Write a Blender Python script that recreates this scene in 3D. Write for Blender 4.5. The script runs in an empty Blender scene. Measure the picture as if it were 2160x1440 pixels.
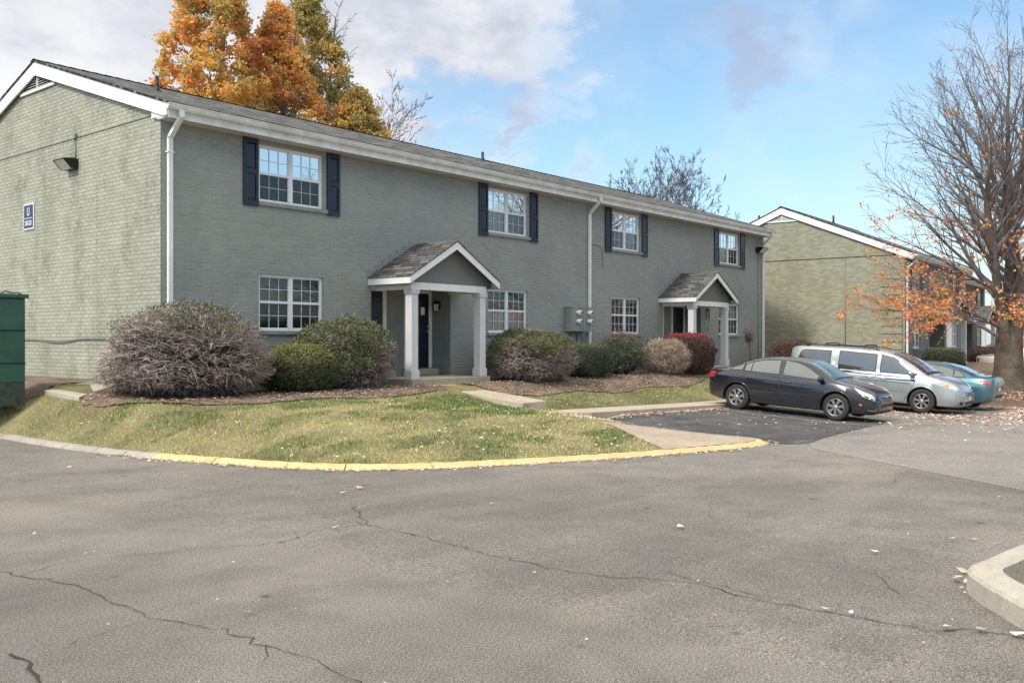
import bpy, bmesh, math, random
import numpy as np
from mathutils import Vector, Matrix, noise as mnoise
from mathutils.bvhtree import BVHTree
from mathutils.geometry import delaunay_2d_cdt
random.seed(7)
RNG = np.random.default_rng(11)
SC = bpy.context.scene
COL = SC.collection
R = math.radians

# ------------------------------------------------------------------ helpers
def link(o, parent=None):
    COL.objects.link(o)
    if parent is not None:
        o.parent = parent
    return o

def tag(o, label=None, cat=None, group=None, kind=None):
    if label: o["label"] = label
    if cat: o["category"] = cat
    if group: o["group"] = group
    if kind: o["kind"] = kind
    return o

def empty(name, loc=(0, 0, 0), rz=0.0, label=None, cat=None, group=None):
    o = bpy.data.objects.new(name, None)
    o.location = loc
    o.rotation_euler = (0, 0, rz)
    o.empty_display_size = 0.3
    link(o)
    return tag(o, label, cat, group)

class MB:
    """collects shapes, builds ONE mesh object"""
    def __init__(s):
        s.v = []; s.f = []; s.m = []; s.sm = []
    def add(s, vs, fs, m=0, smooth=False):
        b = len(s.v)
        s.v += [tuple(v) for v in vs]
        for f in fs:
            s.f.append(tuple(b + i for i in f)); s.m.append(m); s.sm.append(smooth)
    def box(s, x0, x1, y0, y1, z0, z1, m=0):
        if x0 > x1: x0, x1 = x1, x0
        if y0 > y1: y0, y1 = y1, y0
        if z0 > z1: z0, z1 = z1, z0
        v = [(x0,y0,z0),(x1,y0,z0),(x1,y1,z0),(x0,y1,z0),(x0,y0,z1),(x1,y0,z1),(x1,y1,z1),(x0,y1,z1)]
        s.add(v, [(0,3,2,1),(4,5,6,7),(0,1,5,4),(1,2,6,5),(2,3,7,6),(3,0,4,7)], m)
    def quad(s, a, b, c, d, m=0):
        s.add([a, b, c, d], [(0,1,2,3)], m)
    def prism(s, poly, axis, a0, a1, m=0, smooth=False):
        """poly: 2d points; axis 'x': poly=(y,z); 'y': poly=(x,z); 'z': poly=(x,y)"""
        n = len(poly)
        def P(p, a):
            return (a, p[0], p[1]) if axis == 'x' else ((p[0], a, p[1]) if axis == 'y' else (p[0], p[1], a))
        vs = [P(p, a0) for p in poly] + [P(p, a1) for p in poly]
        fs = [tuple(range(n))[::-1], tuple(range(n, 2*n))]
        s.add(vs, fs, m, False)
        vs2 = vs; fs2 = [(i, (i+1) % n, n + (i+1) % n, n + i) for i in range(n)]
        s.add(vs2, fs2, m, smooth)
    def tube(s, pts, rad, n=8, m=0, cap=True, smooth=True):
        pts = [Vector(p) for p in pts]
        if not hasattr(rad, '__len__'): rad = [rad]*len(pts)
        rings = []
        up = Vector((0, 0, 1))
        vs = []
        for i, p in enumerate(pts):
            d = (pts[min(i+1, len(pts)-1)] - pts[max(i-1, 0)])
            if d.length < 1e-9: d = Vector((0,0,1))
            d.normalize()
            a = d.cross(up)
            if a.length < .15: a = d.cross(Vector((1, 0, 0)))
            a.normalize(); b = d.cross(a)
            for k in range(n):
                t = 2*math.pi*k/n
                vs.append(p + (a*math.cos(t) + b*math.sin(t))*rad[i])
        fs = []
        for i in range(len(pts)-1):
            for k in range(n):
                k2 = (k+1) % n
                fs.append((i*n+k, i*n+k2, (i+1)*n+k2, (i+1)*n+k))
        if cap:
            fs.append(tuple(range(n))[::-1]); fs.append(tuple(range((len(pts)-1)*n, len(pts)*n)))
        s.add(vs, fs, m, smooth)
    def lathe(s, prof, c, axis='z', n=24, m=0, smooth=True):
        """prof: list of (r, h) ; c centre"""
        vs = []; k = len(prof)
        for i in range(n):
            t = 2*math.pi*i/n; ct, st = math.cos(t), math.sin(t)
            for r, h in prof:
                if axis == 'z': vs.append((c[0]+r*ct, c[1]+r*st, c[2]+h))
                elif axis == 'y': vs.append((c[0]+r*ct, c[1]+h, c[2]+r*st))
                else: vs.append((c[0]+h, c[1]+r*ct, c[2]+r*st))
        fs = []
        for i in range(n):
            j = (i+1) % n
            for q in range(k-1):
                fs.append((i*k+q, j*k+q, j*k+q+1, i*k+q+1))
        s.add(vs, fs, m, smooth)
    def build(s, name, mats, parent=None, bevel=0, loc=None):
        me = bpy.data.meshes.new(name)
        me.from_pydata(s.v, [], s.f)
        if not isinstance(mats, (list, tuple)): mats = [mats]
        for mt in mats: me.materials.append(mt)
        me.polygons.foreach_set('material_index', s.m)
        me.polygons.foreach_set('use_smooth', s.sm)
        bm = bmesh.new(); bm.from_mesh(me)
        bmesh.ops.recalc_face_normals(bm, faces=bm.faces)
        bm.to_mesh(me); bm.free()
        me.update()
        o = bpy.data.objects.new(name, me)
        link(o, parent)
        if loc is not None: o.location = loc
        if bevel:
            b = o.modifiers.new('b', 'BEVEL'); b.width = bevel; b.segments = 2; b.limit_method = 'ANGLE'
            b.harden_normals = False
        return o

def np_obj(name, V, F, mat, parent=None, col=None, smooth=False):
    V = np.asarray(V, dtype=np.float32); F = np.asarray(F, dtype=np.int32)
    me = bpy.data.meshes.new(name)
    k = F.shape[1]
    me.vertices.add(len(V)); me.vertices.foreach_set('co', V.ravel())
    me.loops.add(F.size); me.loops.foreach_set('vertex_index', F.ravel())
    me.polygons.add(len(F))
    me.polygons.foreach_set('loop_start', np.arange(0, F.size, k, dtype=np.int32))
    me.polygons.foreach_set('loop_total', np.full(len(F), k, dtype=np.int32))
    me.polygons.foreach_set('use_smooth', np.full(len(F), smooth, dtype=bool))
    me.update(calc_edges=True)
    if col is not None:
        a = me.color_attributes.new('Col', 'FLOAT_COLOR', 'POINT')
        c = np.ones((len(V), 4), dtype=np.float32); c[:, :3] = col
        a.data.foreach_set('color', c.ravel())
    me.materials.append(mat)
    o = bpy.data.objects.new(name, me)
    link(o, parent)
    return o

def vnoise(x, y, seed=0):
    """cheap smooth value noise on numpy arrays, 0..1"""
    xi = np.floor(x).astype(np.int64); yi = np.floor(y).astype(np.int64)
    xf = x - xi; yf = y - yi
    def h(a, b):
        n = (a*374761393 + b*668265263 + seed*1442695041) & 0xffffffff
        n = ((n ^ (n >> 13))*1274126177) & 0xffffffff
        return ((n ^ (n >> 16)) & 0xffff)/65535.0
    u = xf*xf*(3-2*xf); v = yf*yf*(3-2*yf)
    return (h(xi, yi)*(1-u)+h(xi+1, yi)*u)*(1-v) + (h(xi, yi+1)*(1-u)+h(xi+1, yi+1)*u)*v
def fbm(x, y, seed=0, o=3):
    s = 0; a = .5; t = 0
    for i in range(o):
        s = s + a*vnoise(x*2**i, y*2**i, seed+i*17); t += a; a *= .5
    return s/t

# ------------------------------------------------------------------ materials
class NT:
    def __init__(s, name):
        s.mat = bpy.data.materials.new(name); s.mat.use_nodes = True
        s.t = s.mat.node_tree; s.t.nodes.clear()
        s.out = s.t.nodes.new('ShaderNodeOutputMaterial')
    def n(s, typ, **kw):
        nd = s.t.nodes.new(typ)
        for k, v in kw.items():
            if k.startswith('_'):
                setattr(nd, k[1:], v)
            else:
                key = k.replace('__', ' ')
                nd.inputs[int(key[1:]) if key[0] == 'i' and key[1:].isdigit() else key].default_value = v
        return nd
    def l(s, a, b): s.t.links.new(a, b)
    def ramp(s, fac, stops, interp='LINEAR'):
        r = s.t.nodes.new('ShaderNodeValToRGB'); r.color_ramp.interpolation = interp
        e = r.color_ramp.elements
        while len(e) > 1: e.remove(e[-1])
        e[0].position = stops[0][0]; e[0].color = c4(stops[0][1])
        for p, c in stops[1:]:
            q = e.new(p); q.color = c4(c)
        s.l(fac, r.inputs[0]); return r.outputs[0]
    def mix(s, fac, a, b, mode='MIX'):
        m = s.t.nodes.new('ShaderNodeMix'); m.data_type = 'RGBA'; m.blend_type = mode
        for sock, val in ((m.inputs[0], fac), (m.inputs[6], a), (m.inputs[7], b)):
            if isinstance(val, (int, float)): sock.default_value = val
            elif isinstance(val, (tuple, list)): sock.default_value = c4(val)
            else: s.l(val, sock)
        return m.outputs[2]
    def math(s, op, a, b=0.0, clamp=False):
        m = s.t.nodes.new('ShaderNodeMath'); m.operation = op; m.use_clamp = clamp
        for sock, val in ((m.inputs[0], a), (m.inputs[1], b)):
            if isinstance(val, (int, float)): sock.default_value = val
            else: s.l(val, sock)
        return m.outputs[0]
    def noise(s, vec, scale, detail=3, rough=.55):
        n = s.t.nodes.new('ShaderNodeTexNoise'); n.inputs['Scale'].default_value = scale
        n.inputs['Detail'].default_value = detail; n.inputs['Roughness'].default_value = rough
        if vec is not None: s.l(vec, n.inputs['Vector'])
        return n.outputs['Fac']
    def coord(s, kind='Object'):
        return s.t.nodes.new('ShaderNodeTexCoord').outputs[kind]
    def mapping(s, vec, scale=(1,1,1), loc=(0,0,0), rot=(0,0,0)):
        m = s.t.nodes.new('ShaderNodeMapping'); s.l(vec, m.inputs[0])
        m.inputs['Scale'].default_value = scale; m.inputs['Location'].default_value = loc
        m.inputs['Rotation'].default_value = rot
        return m.outputs[0]
    def bump(s, h, strength=.3, dist=.01):
        b = s.t.nodes.new('ShaderNodeBump'); b.inputs['Strength'].default_value = strength
        b.inputs['Distance'].default_value = dist; s.l(h, b.inputs['Height']); return b.outputs[0]
    def pbr(s, col, rough=.6, metal=0.0, spec=.5, normal=None, **kw):
        p = s.t.nodes.new('ShaderNodeBsdfPrincipled')
        for key, val in (('Base Color', col), ('Roughness', rough), ('Metallic', metal), ('Specular IOR Level', spec)):
            if isinstance(val, (tuple, list)): p.inputs[key].default_value = c4(val)
            elif isinstance(val, (int, float)): p.inputs[key].default_value = val
            else: s.l(val, p.inputs[key])
        for k, v in kw.items(): p.inputs[k.replace('__', ' ')].default_value = v
        if normal is not None: s.l(normal, p.inputs['Normal'])
        s.l(p.outputs[0], s.out.inputs[0]); return p
def c4(c): return tuple(c) + (1.0,) if len(c) == 3 else tuple(c)

def m_simple(name, col, rough=.55, metal=0., spec=.5, var=.12, nscale=6., bump=0., **kw):
    t = NT(name); o = t.coord()
    n = t.noise(o, nscale, 4)
    a = tuple(max(0, c*(1-var)) for c in col); b = tuple(min(1, c*(1+var)) for c in col)
    c = t.ramp(n, [(.3, a), (.7, b)])
    nm = t.bump(t.noise(o, nscale*12, 3), bump, .004) if bump else None
    t.pbr(c, rough, metal, spec, nm, **kw); return t.mat

def m_brick(name, axis, col, dark, joint, stain=.0, jtint=.6, bstr=.55, stain_col=(.09,.09,.06), bv=.28):
    t = NT(name); o = t.coord()
    sep = t.n('ShaderNodeSeparateXYZ'); t.l(o, sep.inputs[0])
    comb = t.n('ShaderNodeCombineXYZ')
    t.l(sep.outputs[axis], comb.inputs[0]); t.l(sep.outputs[2], comb.inputs[1])
    v = comb.outputs[0]
    # slightly uneven courses
    wob = t.noise(o, 3.0, 2)
    wv = t.n('ShaderNodeVectorMath', _operation='ADD')
    wc = t.n('ShaderNodeCombineXYZ'); w2 = t.math('MULTIPLY', t.math('SUBTRACT', wob, .5), .012)
    t.l(w2, wc.inputs[1]); t.l(v, wv.inputs[0]); t.l(wc.outputs[0], wv.inputs[1])
    br = t.n('ShaderNodeTexBrick', _offset=.5, _squash=1.0)
    br.inputs['Scale'].default_value = 1.0
    br.inputs['Brick Width'].default_value = .232; br.inputs['Row Height'].default_value = .0815
    br.inputs['Mortar Size'].default_value = .0085; br.inputs['Mortar Smooth'].default_value = .4
    br.inputs['Bias'].default_value = -.1
    br.inputs['Color1'].default_value = (0,0,0,1); br.inputs['Color2'].default_value = (1,1,1,1)
    br.inputs['Mortar'].default_value = (.5,.5,.5,1)
    t.l(wv.outputs[0], br.inputs['Vector'])
    big = t.noise(o, .55, 4, .6); mid = t.noise(o, 2.3, 5, .6); fine = t.noise(o, 40., 3)
    base = t.mix(t.ramp(big, [(.35, (0,0,0)), (.68, (1,1,1))]), dark, col)
    base = t.mix(bv, base, br.outputs['Color'], 'SOFT_LIGHT')
    base = t.mix(t.math('MULTIPLY', t.ramp(mid, [(.45,(0,0,0)),(.75,(1,1,1))]), .25), base, tuple(c*1.18 for c in col))
    # joints: tinted only here and there, as paint bridges many of them
    jm = t.noise(o, 5.0, 4, .7)
    jf = t.math('MULTIPLY', br.outputs['Fac'], t.ramp(jm, [(.34,(.18,.18,.18)),(.58,(jtint,)*3)]))
    base = t.mix(jf, base, joint)
    if stain:
        st = t.mapping(o, (1.2, 1.2, .75))
        s1 = t.noise(st, 1.1, 6, .72); s2 = t.noise(o, 7., 4, .7)
        sf = t.math('MULTIPLY', t.ramp(s1, [(.49,(0,0,0)),(.66,(1,1,1))]), t.ramp(s2, [(.3,(.1,.1,.1)),(.65,(1,1,1))]))
        sf = t.math('MULTIPLY', sf, stain)
        base = t.mix(sf, base, stain_col)
    # splash dirt at the foot of the wall
    h = t.math('SUBTRACT', 1.0, t.math('FRACT', t.math('MULTIPLY', t.math('MINIMUM', t.math('MAXIMUM', t.math('SUBTRACT', sep.outputs[2], .5), 0), .99), 1.0)), True)
    ft = t.math('MULTIPLY', t.math('POWER', h, 3.0), .35)
    base = t.mix(ft, base, (.12,.11,.08))
    hh = t.math('ADD', t.math('MULTIPLY', br.outputs['Fac'], -1.0), t.math('MULTIPLY', fine, .35))
    hh = t.math('ADD', hh, t.math('MULTIPLY', t.math('MULTIPLY', t.math('SUBTRACT', br.outputs['Color'], .5), 1.0), .5))
    nm = t.bump(hh, bstr, .012)
    t.pbr(base, .62, 0, .35, nm); return t.mat

def m_shingle(name, ax, ay, cols, row=.145):
    t = NT(name); o = t.coord()
    sep = t.n('ShaderNodeSeparateXYZ'); t.l(o, sep.inputs[0])
    comb = t.n('ShaderNodeCombineXYZ'); t.l(sep.outputs[ax], comb.inputs[0]); t.l(sep.outputs[ay], comb.inputs[1])
    br = t.n('ShaderNodeTexBrick', _offset=.37)
    br.offset_frequency = 2
    br.inputs['Scale'].default_value = 1.0; br.inputs['Brick Width'].default_value = .34; br.inputs['Row Height'].default_value = row
    br.inputs['Mortar Size'].default_value = .014; br.inputs['Mortar Smooth'].default_value = .2
    br.inputs['Color1'].default_value = (0,0,0,1); br.inputs['Color2'].default_value = (1,1,1,1); br.inputs['Mortar'].default_value = (0,0,0,1)
    t.l(comb.outputs[0], br.inputs['Vector'])
    st = t.mapping(comb.outputs[0], (5.0, 1/row, 1))
    n1 = t.noise(st, 1.0, 3, .7)
    f = t.math('ADD', t.math('MULTIPLY', br.outputs['Color'], .5), t.math('MULTIPLY', n1, .62))
    base = t.ramp(f, [(.28, cols[0]), (.5, cols[1]), (.74, cols[2])])
    g = t.noise(o, 130, 2); base = t.mix(.35, base, t.ramp(g, [(.3,(.25,.25,.25)),(.7,(.8,.8,.8))]), 'OVERLAY')
    base = t.mix(t.math('MULTIPLY', br.outputs['Fac'], .8), base, (.012,.011,.01))  # joints darkened to paint a shadow line along each course
    b2 = t.noise(o, .8, 3); base = t.mix(t.ramp(b2, [(.4,(0,0,0)),(.8,(.45,.45,.45))]), base, (.055,.055,.045))
    # each course lies over the one below: a saw-tooth height
    saw = t.math('FRACT', t.math('DIVIDE', sep.outputs[ay], row))
    hh = t.math('ADD', t.math('MULTIPLY', saw, -1.), t.math('MULTIPLY', br.outputs['Fac'], -.6))
    hh = t.math('ADD', hh, t.math('MULTIPLY', g, .2))
    t.pbr(base, .85, 0, .3, t.bump(hh, .6, .012)); return t.mat

def m_attr(name, rough=.6, trans=.25, spec=.3, gain=1.0):
    t = NT(name)
    a = t.n('ShaderNodeAttribute', _attribute_name='Col').outputs['Color']
    if gain != 1: a = t.mix(1.0, a, (gain,)*3, 'MULTIPLY')
    p = t.pbr(a, rough, 0, spec)
    if trans:
        tr = t.n('ShaderNodeBsdfTranslucent'); t.l(a, tr.inputs[0])
        mx = t.n('ShaderNodeMixShader'); mx.inputs[0].default_value = trans
        t.l(p.outputs[0], mx.inputs[1]); t.l(tr.outputs[0], mx.inputs[2]); t.l(mx.outputs[0], t.out.inputs[0])
    return t.mat

def m_asphalt(name, c0, c1, c2, warm=(.2,.19,.165), bs=.5):
    t = NT(name); o = t.coord()
    n0 = t.noise(o, .22, 5, .6); n1 = t.noise(o, 1.3, 5, .65); n2 = t.noise(o, 150., 4, .8); n3 = t.noise(o, 62., 3, .7)
    base = t.mix(t.ramp(n0, [(.38,(0,0,0)),(.60,(1,1,1))]), c0, c1)
    base = t.mix(t.math('MULTIPLY', t.ramp(n1, [(.45,(0,0,0)),(.66,(1,1,1))]), .6), base, c2)
    # long wheel-worn streaks
    st = t.mapping(o, (.18, 1.4, 1), rot=(0,0,R(28)))
    n4 = t.noise(st, 1.1, 4, .6)
    base = t.mix(t.math('MULTIPLY', t.ramp(n4, [(.5,(0,0,0)),(.75,(1,1,1))]), .45), base, warm)
    base = t.mix(.95, base, t.ramp(n2, [(.40,(.10,.10,.10)),(.5,(.48,.48,.48)),(.60,(.95,.95,.93))]), 'OVERLAY')
    base = t.mix(.6, base, t.ramp(n3, [(.38,(.22,.22,.22)),(.62,(.78,.78,.78))]), 'OVERLAY')
    # oil drips
    vo = t.n('ShaderNodeTexVoronoi'); vo.inputs['Scale'].default_value = 1.25; t.l(o, vo.inputs['Vector'])
    w = t.math('ADD', vo.outputs['Distance'], t.math('MULTIPLY', t.math('SUBTRACT', t.noise(o, 22, 2), .5), .06))
    sp = t.ramp(w, [(.03,(.7,.7,.7)),(.075,(0,0,0))])
    base = t.mix(sp, base, (.035,.034,.033))
    h = t.math('ADD', n2, t.math('MULTIPLY', n3, .8))
    t.pbr(base, .9, 0, .2, t.bump(h, bs, .012)); return t.mat

def m_ground(name, stops, scale=1.0, fine=60., bs=.6, dist=.02):
    t = NT(name); o = t.coord()
    n0 = t.noise(o, .9*scale, 5, .65); n1 = t.noise(o, fine, 4, .7)
    f = t.math('ADD', t.math('MULTIPLY', n0, .6), t.math('MULTIPLY', n1, .4))
    c = t.ramp(f, stops)
    t.pbr(c, .95, 0, .1, t.bump(n1, bs, dist)); return t.mat

def m_concrete(name, col, dark, bs=.25):
    t = NT(name); o = t.coord()
    n0 = t.noise(o, 1.4, 6, .68); n1 = t.noise(o, 60, 3, .7); n2 = t.noise(o, 9, 4, .6)
    c = t.mix(t.ramp(n0, [(.32,(0,0,0)),(.68,(1,1,1))]), dark, col)
    c = t.mix(t.math('MULTIPLY', t.ramp(n2, [(.5,(0,0,0)),(.75,(1,1,1))]), .35), c, tuple(v*.6 for v in dark))
    c = t.mix(.35, c, t.ramp(n1, [(.3,(.25,.25,.25)),(.7,(.8,.8,.8))]), 'OVERLAY')
    t.pbr(c, .9, 0, .2, t.bump(t.math('ADD', n1, n2), bs, .008)); return t.mat

def m_paintcar(name, col, metal=.35, rough=.28, coat=1.0):
    t = NT(name); o = t.coord()
    n = t.noise(o, 3., 4); d = t.noise(o, 14., 5, .7)
    c = t.mix(t.ramp(n, [(.4,(0,0,0)),(.7,(1,1,1))]), tuple(v*.9 for v in col), tuple(min(1, v*1.1) for v in col))
    sep = t.n('ShaderNodeSeparateXYZ'); t.l(o, sep.inputs[0])
    low = t.math('MULTIPLY', t.math('SUBTRACT', 1.0, t.math('DIVIDE', sep.outputs[2], .62), True), t.ramp(d, [(.35,(.2,.2,.2)),(.7,(.75,.75,.75))]))
    c = t.mix(t.math('MULTIPLY', low, .5), c, (.16,.145,.125))
    rr = t.math('ADD', t.math('MULTIPLY', low, .3), t.math('ADD', rough, t.math('MULTIPLY', d, .06)))
    p = t.pbr(c, rr, metal, .5); p.inputs['Coat Weight'].default_value = coat; p.inputs['Coat Roughness'].default_value = .05
    return t.mat

def m_glass(name, tint=(.02,.025,.025), refl=.45, trans=.75, rough=.015, fr=.4):
    """window glass: see-through with a mirror-like outer face"""
    t = NT(name)
    o = t.coord(); w = t.bump(t.noise(o, 1.2, 1), .06, .02)
    lw = t.n('ShaderNodeLayerWeight'); lw.inputs['Blend'].default_value = .35
    f = t.math('ADD', t.math('MULTIPLY', lw.outputs['Fresnel'], fr), refl, True)
    tr = t.n('ShaderNodeBsdfTransparent'); tr.inputs[0].default_value = c4(tuple([trans]*3))
    gl = t.n('ShaderNodeBsdfGlossy'); gl.inputs['Roughness'].default_value = rough; gl.inputs[0].default_value = (.95,.97,1,1)
    t.l(w, gl.inputs['Normal'])
    mx = t.n('ShaderNodeMixShader'); t.l(f, mx.inputs[0]); t.l(tr.outputs[0], mx.inputs[1]); t.l(gl.outputs[0], mx.inputs[2])
    t.l(mx.outputs[0], t.out.inputs[0]); return t.mat

M = {}
M['gable'] = m_brick('brick_gable', 1, (.42,.417,.335), (.35,.346,.275), (.12,.117,.09), .6, .72, .8, bv=.16)  # same paint as the front, lightened and warmed for the sunlit side
M['front'] = m_brick('brick_front', 0, (.325,.332,.303), (.262,.268,.245), (.50,.51,.47), .0, .62, 1.0, bv=.10)  # same paint darkened for the shaded side; pale joints paint edge highlights
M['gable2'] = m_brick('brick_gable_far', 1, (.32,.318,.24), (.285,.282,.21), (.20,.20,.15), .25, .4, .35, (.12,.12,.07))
M['front2'] = m_brick('brick_front_far', 0, (.20,.21,.215), (.165,.175,.18), (.09,.10,.11), .0, .3, .4, bv=.1)  # far block's paint again, darkened and blued for its shaded side
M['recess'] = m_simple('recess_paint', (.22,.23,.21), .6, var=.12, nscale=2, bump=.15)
M['trim'] = m_simple('white_trim', (.80,.79,.77), .45, var=.07, nscale=2.5, bump=.05)
M['trimdirty'] = m_simple('white_gutter', (.74,.72,.69), .4, var=.16, nscale=3.5, bump=.05)
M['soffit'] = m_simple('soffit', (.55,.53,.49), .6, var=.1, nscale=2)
M['column'] = m_simple('column_paint', (.62,.61,.61), .5, var=.06, nscale=3)
M['vinyl'] = m_simple('white_vinyl', (.78,.79,.80), .35, var=.03)
M['shutter'] = m_simple('navy_shutter', (.016,.021,.038), .32, spec=.5, var=.15, nscale=4)
M['door'] = m_simple('navy_door', (.012,.012,.024), .35, var=.1)
M['door2'] = m_simple('blue_grey_door', (.10,.14,.17), .5, var=.1)
M['sill'] = m_simple('sill_paint', (.25,.26,.24), .6, var=.15, nscale=9, bump=.2)
M['gpanel'] = m_simple('porch_gable_panel', (.17,.18,.165), .6, var=.08, nscale=1.5)
M['roof'] = m_shingle('shingles_main', 0, 1, [(.014,.014,.014), (.062,.060,.058), (.20,.193,.182)], .137)
M['roofp'] = m_shingle('shingles_porch', 1, 0, [(.055,.055,.053), (.11,.109,.104), (.18,.176,.167)], .12)
M['glassup'] = m_glass('glass_upper', refl=.82, trans=.7)
M['glasslo'] = m_glass('glass_screened', fr=.2, refl=.04, trans=.32, rough=.10)
M['glassg'] = m_glass('glass_ground_floor', fr=.25, refl=.08, trans=.58)
M['dark'] = m_simple('dark_room', (.012,.013,.013), .9)
M['blind'] = m_simple('blind_slat', (.34,.37,.35), .6, var=.05)
M['curtain'] = m_simple('curtain', (.55,.56,.50), .8, var=.15, nscale=3)
M['blindw'] = m_simple('blind_slat_wood', (.22,.10,.07), .6, var=.1)
M['black'] = m_simple('black_metal', (.012,.012,.013), .4, metal=.3)
M['rubber'] = m_simple('rubber', (.028,.027,.026), .8, var=.25, nscale=14, bump=.2)
M['metal'] = m_simple('brushed_metal', (.55,.55,.53), .3, metal=.9)
M['lens'] = m_simple('lamp_lens', (.62,.62,.60), .25, spec=.6)
M['meterbox'] = m_simple('meter_cabinet', (.25,.265,.25), .5, var=.12, nscale=5)
M['meterglass'] = m_simple('meter_glass', (.60,.60,.56), .15, spec=.8, var=.25, nscale=25)
M['conduit'] = m_simple('conduit', (.20,.21,.19), .5)
M['green'] = m_simple('green_cabinet', (.03,.095,.065), .38, var=.2, nscale=2.5, bump=.1)
M['greendirt'] = m_simple('green_cabinet_dirt', (.045,.06,.045), .8, var=.4, nscale=7)
M['asphalt'] = m_asphalt('asphalt', (.205,.187,.167), (.295,.268,.238), (.165,.151,.136), (.345,.308,.262), .9)
M['asphalt2'] = m_asphalt('asphalt_lane', (.235,.216,.198), (.28,.257,.236), (.195,.18,.166), (.305,.278,.246), .5)
M['sealed'] = m_asphalt('sealed_asphalt', (.055,.054,.054), (.085,.084,.083), (.15,.145,.135), (.17,.165,.155), .35)
M['crack'] = m_simple('crack', (.035,.033,.03), .95, var=.3, nscale=8)
M['conc'] = m_concrete('concrete', (.52,.445,.345), (.40,.34,.26))
M['concw'] = m_concrete('concrete_pale', (.50,.455,.375), (.36,.325,.265), .5)
M['concb'] = m_concrete('concrete_brown', (.44,.365,.285), (.31,.25,.19))
M['concg'] = m_concrete('concrete_kerb', (.42,.37,.32), (.30,.265,.225))
M['slab'] = m_concrete('porch_slab', (.42,.375,.275), (.31,.275,.195))
def m_kerb():
    t = NT('yellow_kerb'); o = t.coord()
    a = t.noise(o, 2.2, 6, .7); b = t.noise(o, 17, 5, .75); g = t.noise(o, 70, 3, .7)
    c = t.mix(t.ramp(a, [(.35,(0,0,0)),(.65,(1,1,1))]), (.64,.42,.20), (.74,.51,.26))
    c = t.mix(t.ramp(b, [(.60,(0,0,0)),(.68,(1,1,1))]), c, (.34,.30,.24))
    c = t.mix(t.math('MULTIPLY', t.ramp(t.noise(o, 6, 5, .7), [(.55,(0,0,0)),(.7,(1,1,1))]), .5), c, (.16,.13,.09))
    c = t.mix(.3, c, t.ramp(g, [(.3,(.25,.25,.25)),(.7,(.8,.8,.8))]), 'OVERLAY')
    t.pbr(c, .85, 0, .25, t.bump(t.math('ADD', g, b), .4, .01)); return t.mat
M['yellow'] = m_kerb()
M['mulch'] = m_ground('mulch', [(.3,(.075,.055,.042)),(.48,(.20,.145,.11)),(.64,(.36,.27,.205))], 1.2, 45, .9, .03)
M['soil'] = m_ground('lawn_soil', [(.3,(.09,.08,.04)),(.5,(.22,.195,.10)),(.7,(.40,.35,.19))], .8, 30, .8, .03)
M['field'] = m_ground('far_ground', [(.3,(.06,.07,.03)),(.7,(.15,.14,.07))], .2, 4, .5, .05)
M['bark'] = m_ground('bark', [(.3,(.06,.048,.036)),(.5,(.15,.122,.092)),(.7,(.27,.235,.185))], 2.0, 22, 1.0, .05)
M['barkd'] = m_simple('bark_dark', (.17,.145,.14), .9, var=.4, nscale=5, bump=.3)
M['barkg'] = m_simple('bark_grey', (.17,.165,.18), .9, var=.3, nscale=5)
M['twig'] = m_attr('twig', .85, 0., .2)
M['leaf'] = m_attr('leaf', .55, .5, .35, 1.25)
M['leafg'] = m_attr('leaf_glossy', .4, .15, .5)
M['grass'] = m_attr('grass_blade', .7, .3, .2)
M['fallen'] = m_attr('fallen_leaf', .8, .1, .2)
M['core'] = m_simple('shrub_core', (.02,.02,.012), .95, var=.5, nscale=12)
M['coretwig'] = m_simple('shrub_core_brown', (.025,.021,.018), .95, var=.6, nscale=16, bump=.8)
M['navysign'] = m_simple('navy_sign', (.035,.035,.12), .4)
M['white'] = m_simple('white_plate', (.75,.75,.74), .5, var=.04)
M['bin'] = m_simple('bin_plastic', (.03,.033,.037), .45, var=.15)
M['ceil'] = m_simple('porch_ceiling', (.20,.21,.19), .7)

# ------------------------------------------------------------------ heights
EZ = 1.65
def A(x, y):
    x = np.asarray(x, float); y = np.asarray(y, float)
    t = np.clip((x+5)/20., 0, 1); z = -0.42*t - .014*np.clip(x-15, 0, 14)
    bx = np.clip((x-7)/1.5, 0, 1)
    by = np.clip(y+8.2, 0, 5)
    return z + 0.06*by*bx*np.clip((34-x)/6, 0, 1) + .02*np.clip(x-29, 0, 18)
def cat(pts, n=8):
    out = []; P = [Vector(p) for p in pts]
    for i in range(len(P)-1):
        p0 = P[max(i-1, 0)]; p1 = P[i]; p2 = P[i+1]; p3 = P[min(i+2, len(P)-1)]
        for k in range(n):
            t = k/n
            out.append(.5*((2*p1)+(p2-p0)*t+(2*p0-5*p1+4*p2-p3)*t*t+(3*p1-p0-3*p2+p3)*t**3))
    out.append(P[-1]); return [tuple(p) for p in out]
CURB = cat([(-4.6,14),(-4.3,6),(-3.6,2.8),(-3.05,1.3),(-2.80,.35),(-2.83,-.8),(-2.8,-2.2),(-2.68,-3.38),(-2.5,-4.3),(-2.2,-5.35),(-1.85,-6.4),(-1.4,-7.1),(-.8,-7.62),
       (.1,-8.06),(1.56,-8.58),(3.41,-9.08),(5.2,-9.41),(6.0,-9.48),(6.6,-9.36),(7.0,-9.0),(7.17,-8.4),(7.3,-7.5),(7.5,-6.3),(7.65,-4.9)], 8)
def offs(path, d):
    out = []
    for i, p in enumerate(path):
        a = Vector(path[max(i-1, 0)]); b = Vector(path[min(i+1, len(path)-1)])
        t = (b-a).normalized(); n = Vector((-t.y, t.x)); out.append((p[0]+n.x*d, p[1]+n.y*d))
    return out
CIN = offs(CURB, .20)     # inner edge of the kerb (n points left of travel = inward)
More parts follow.
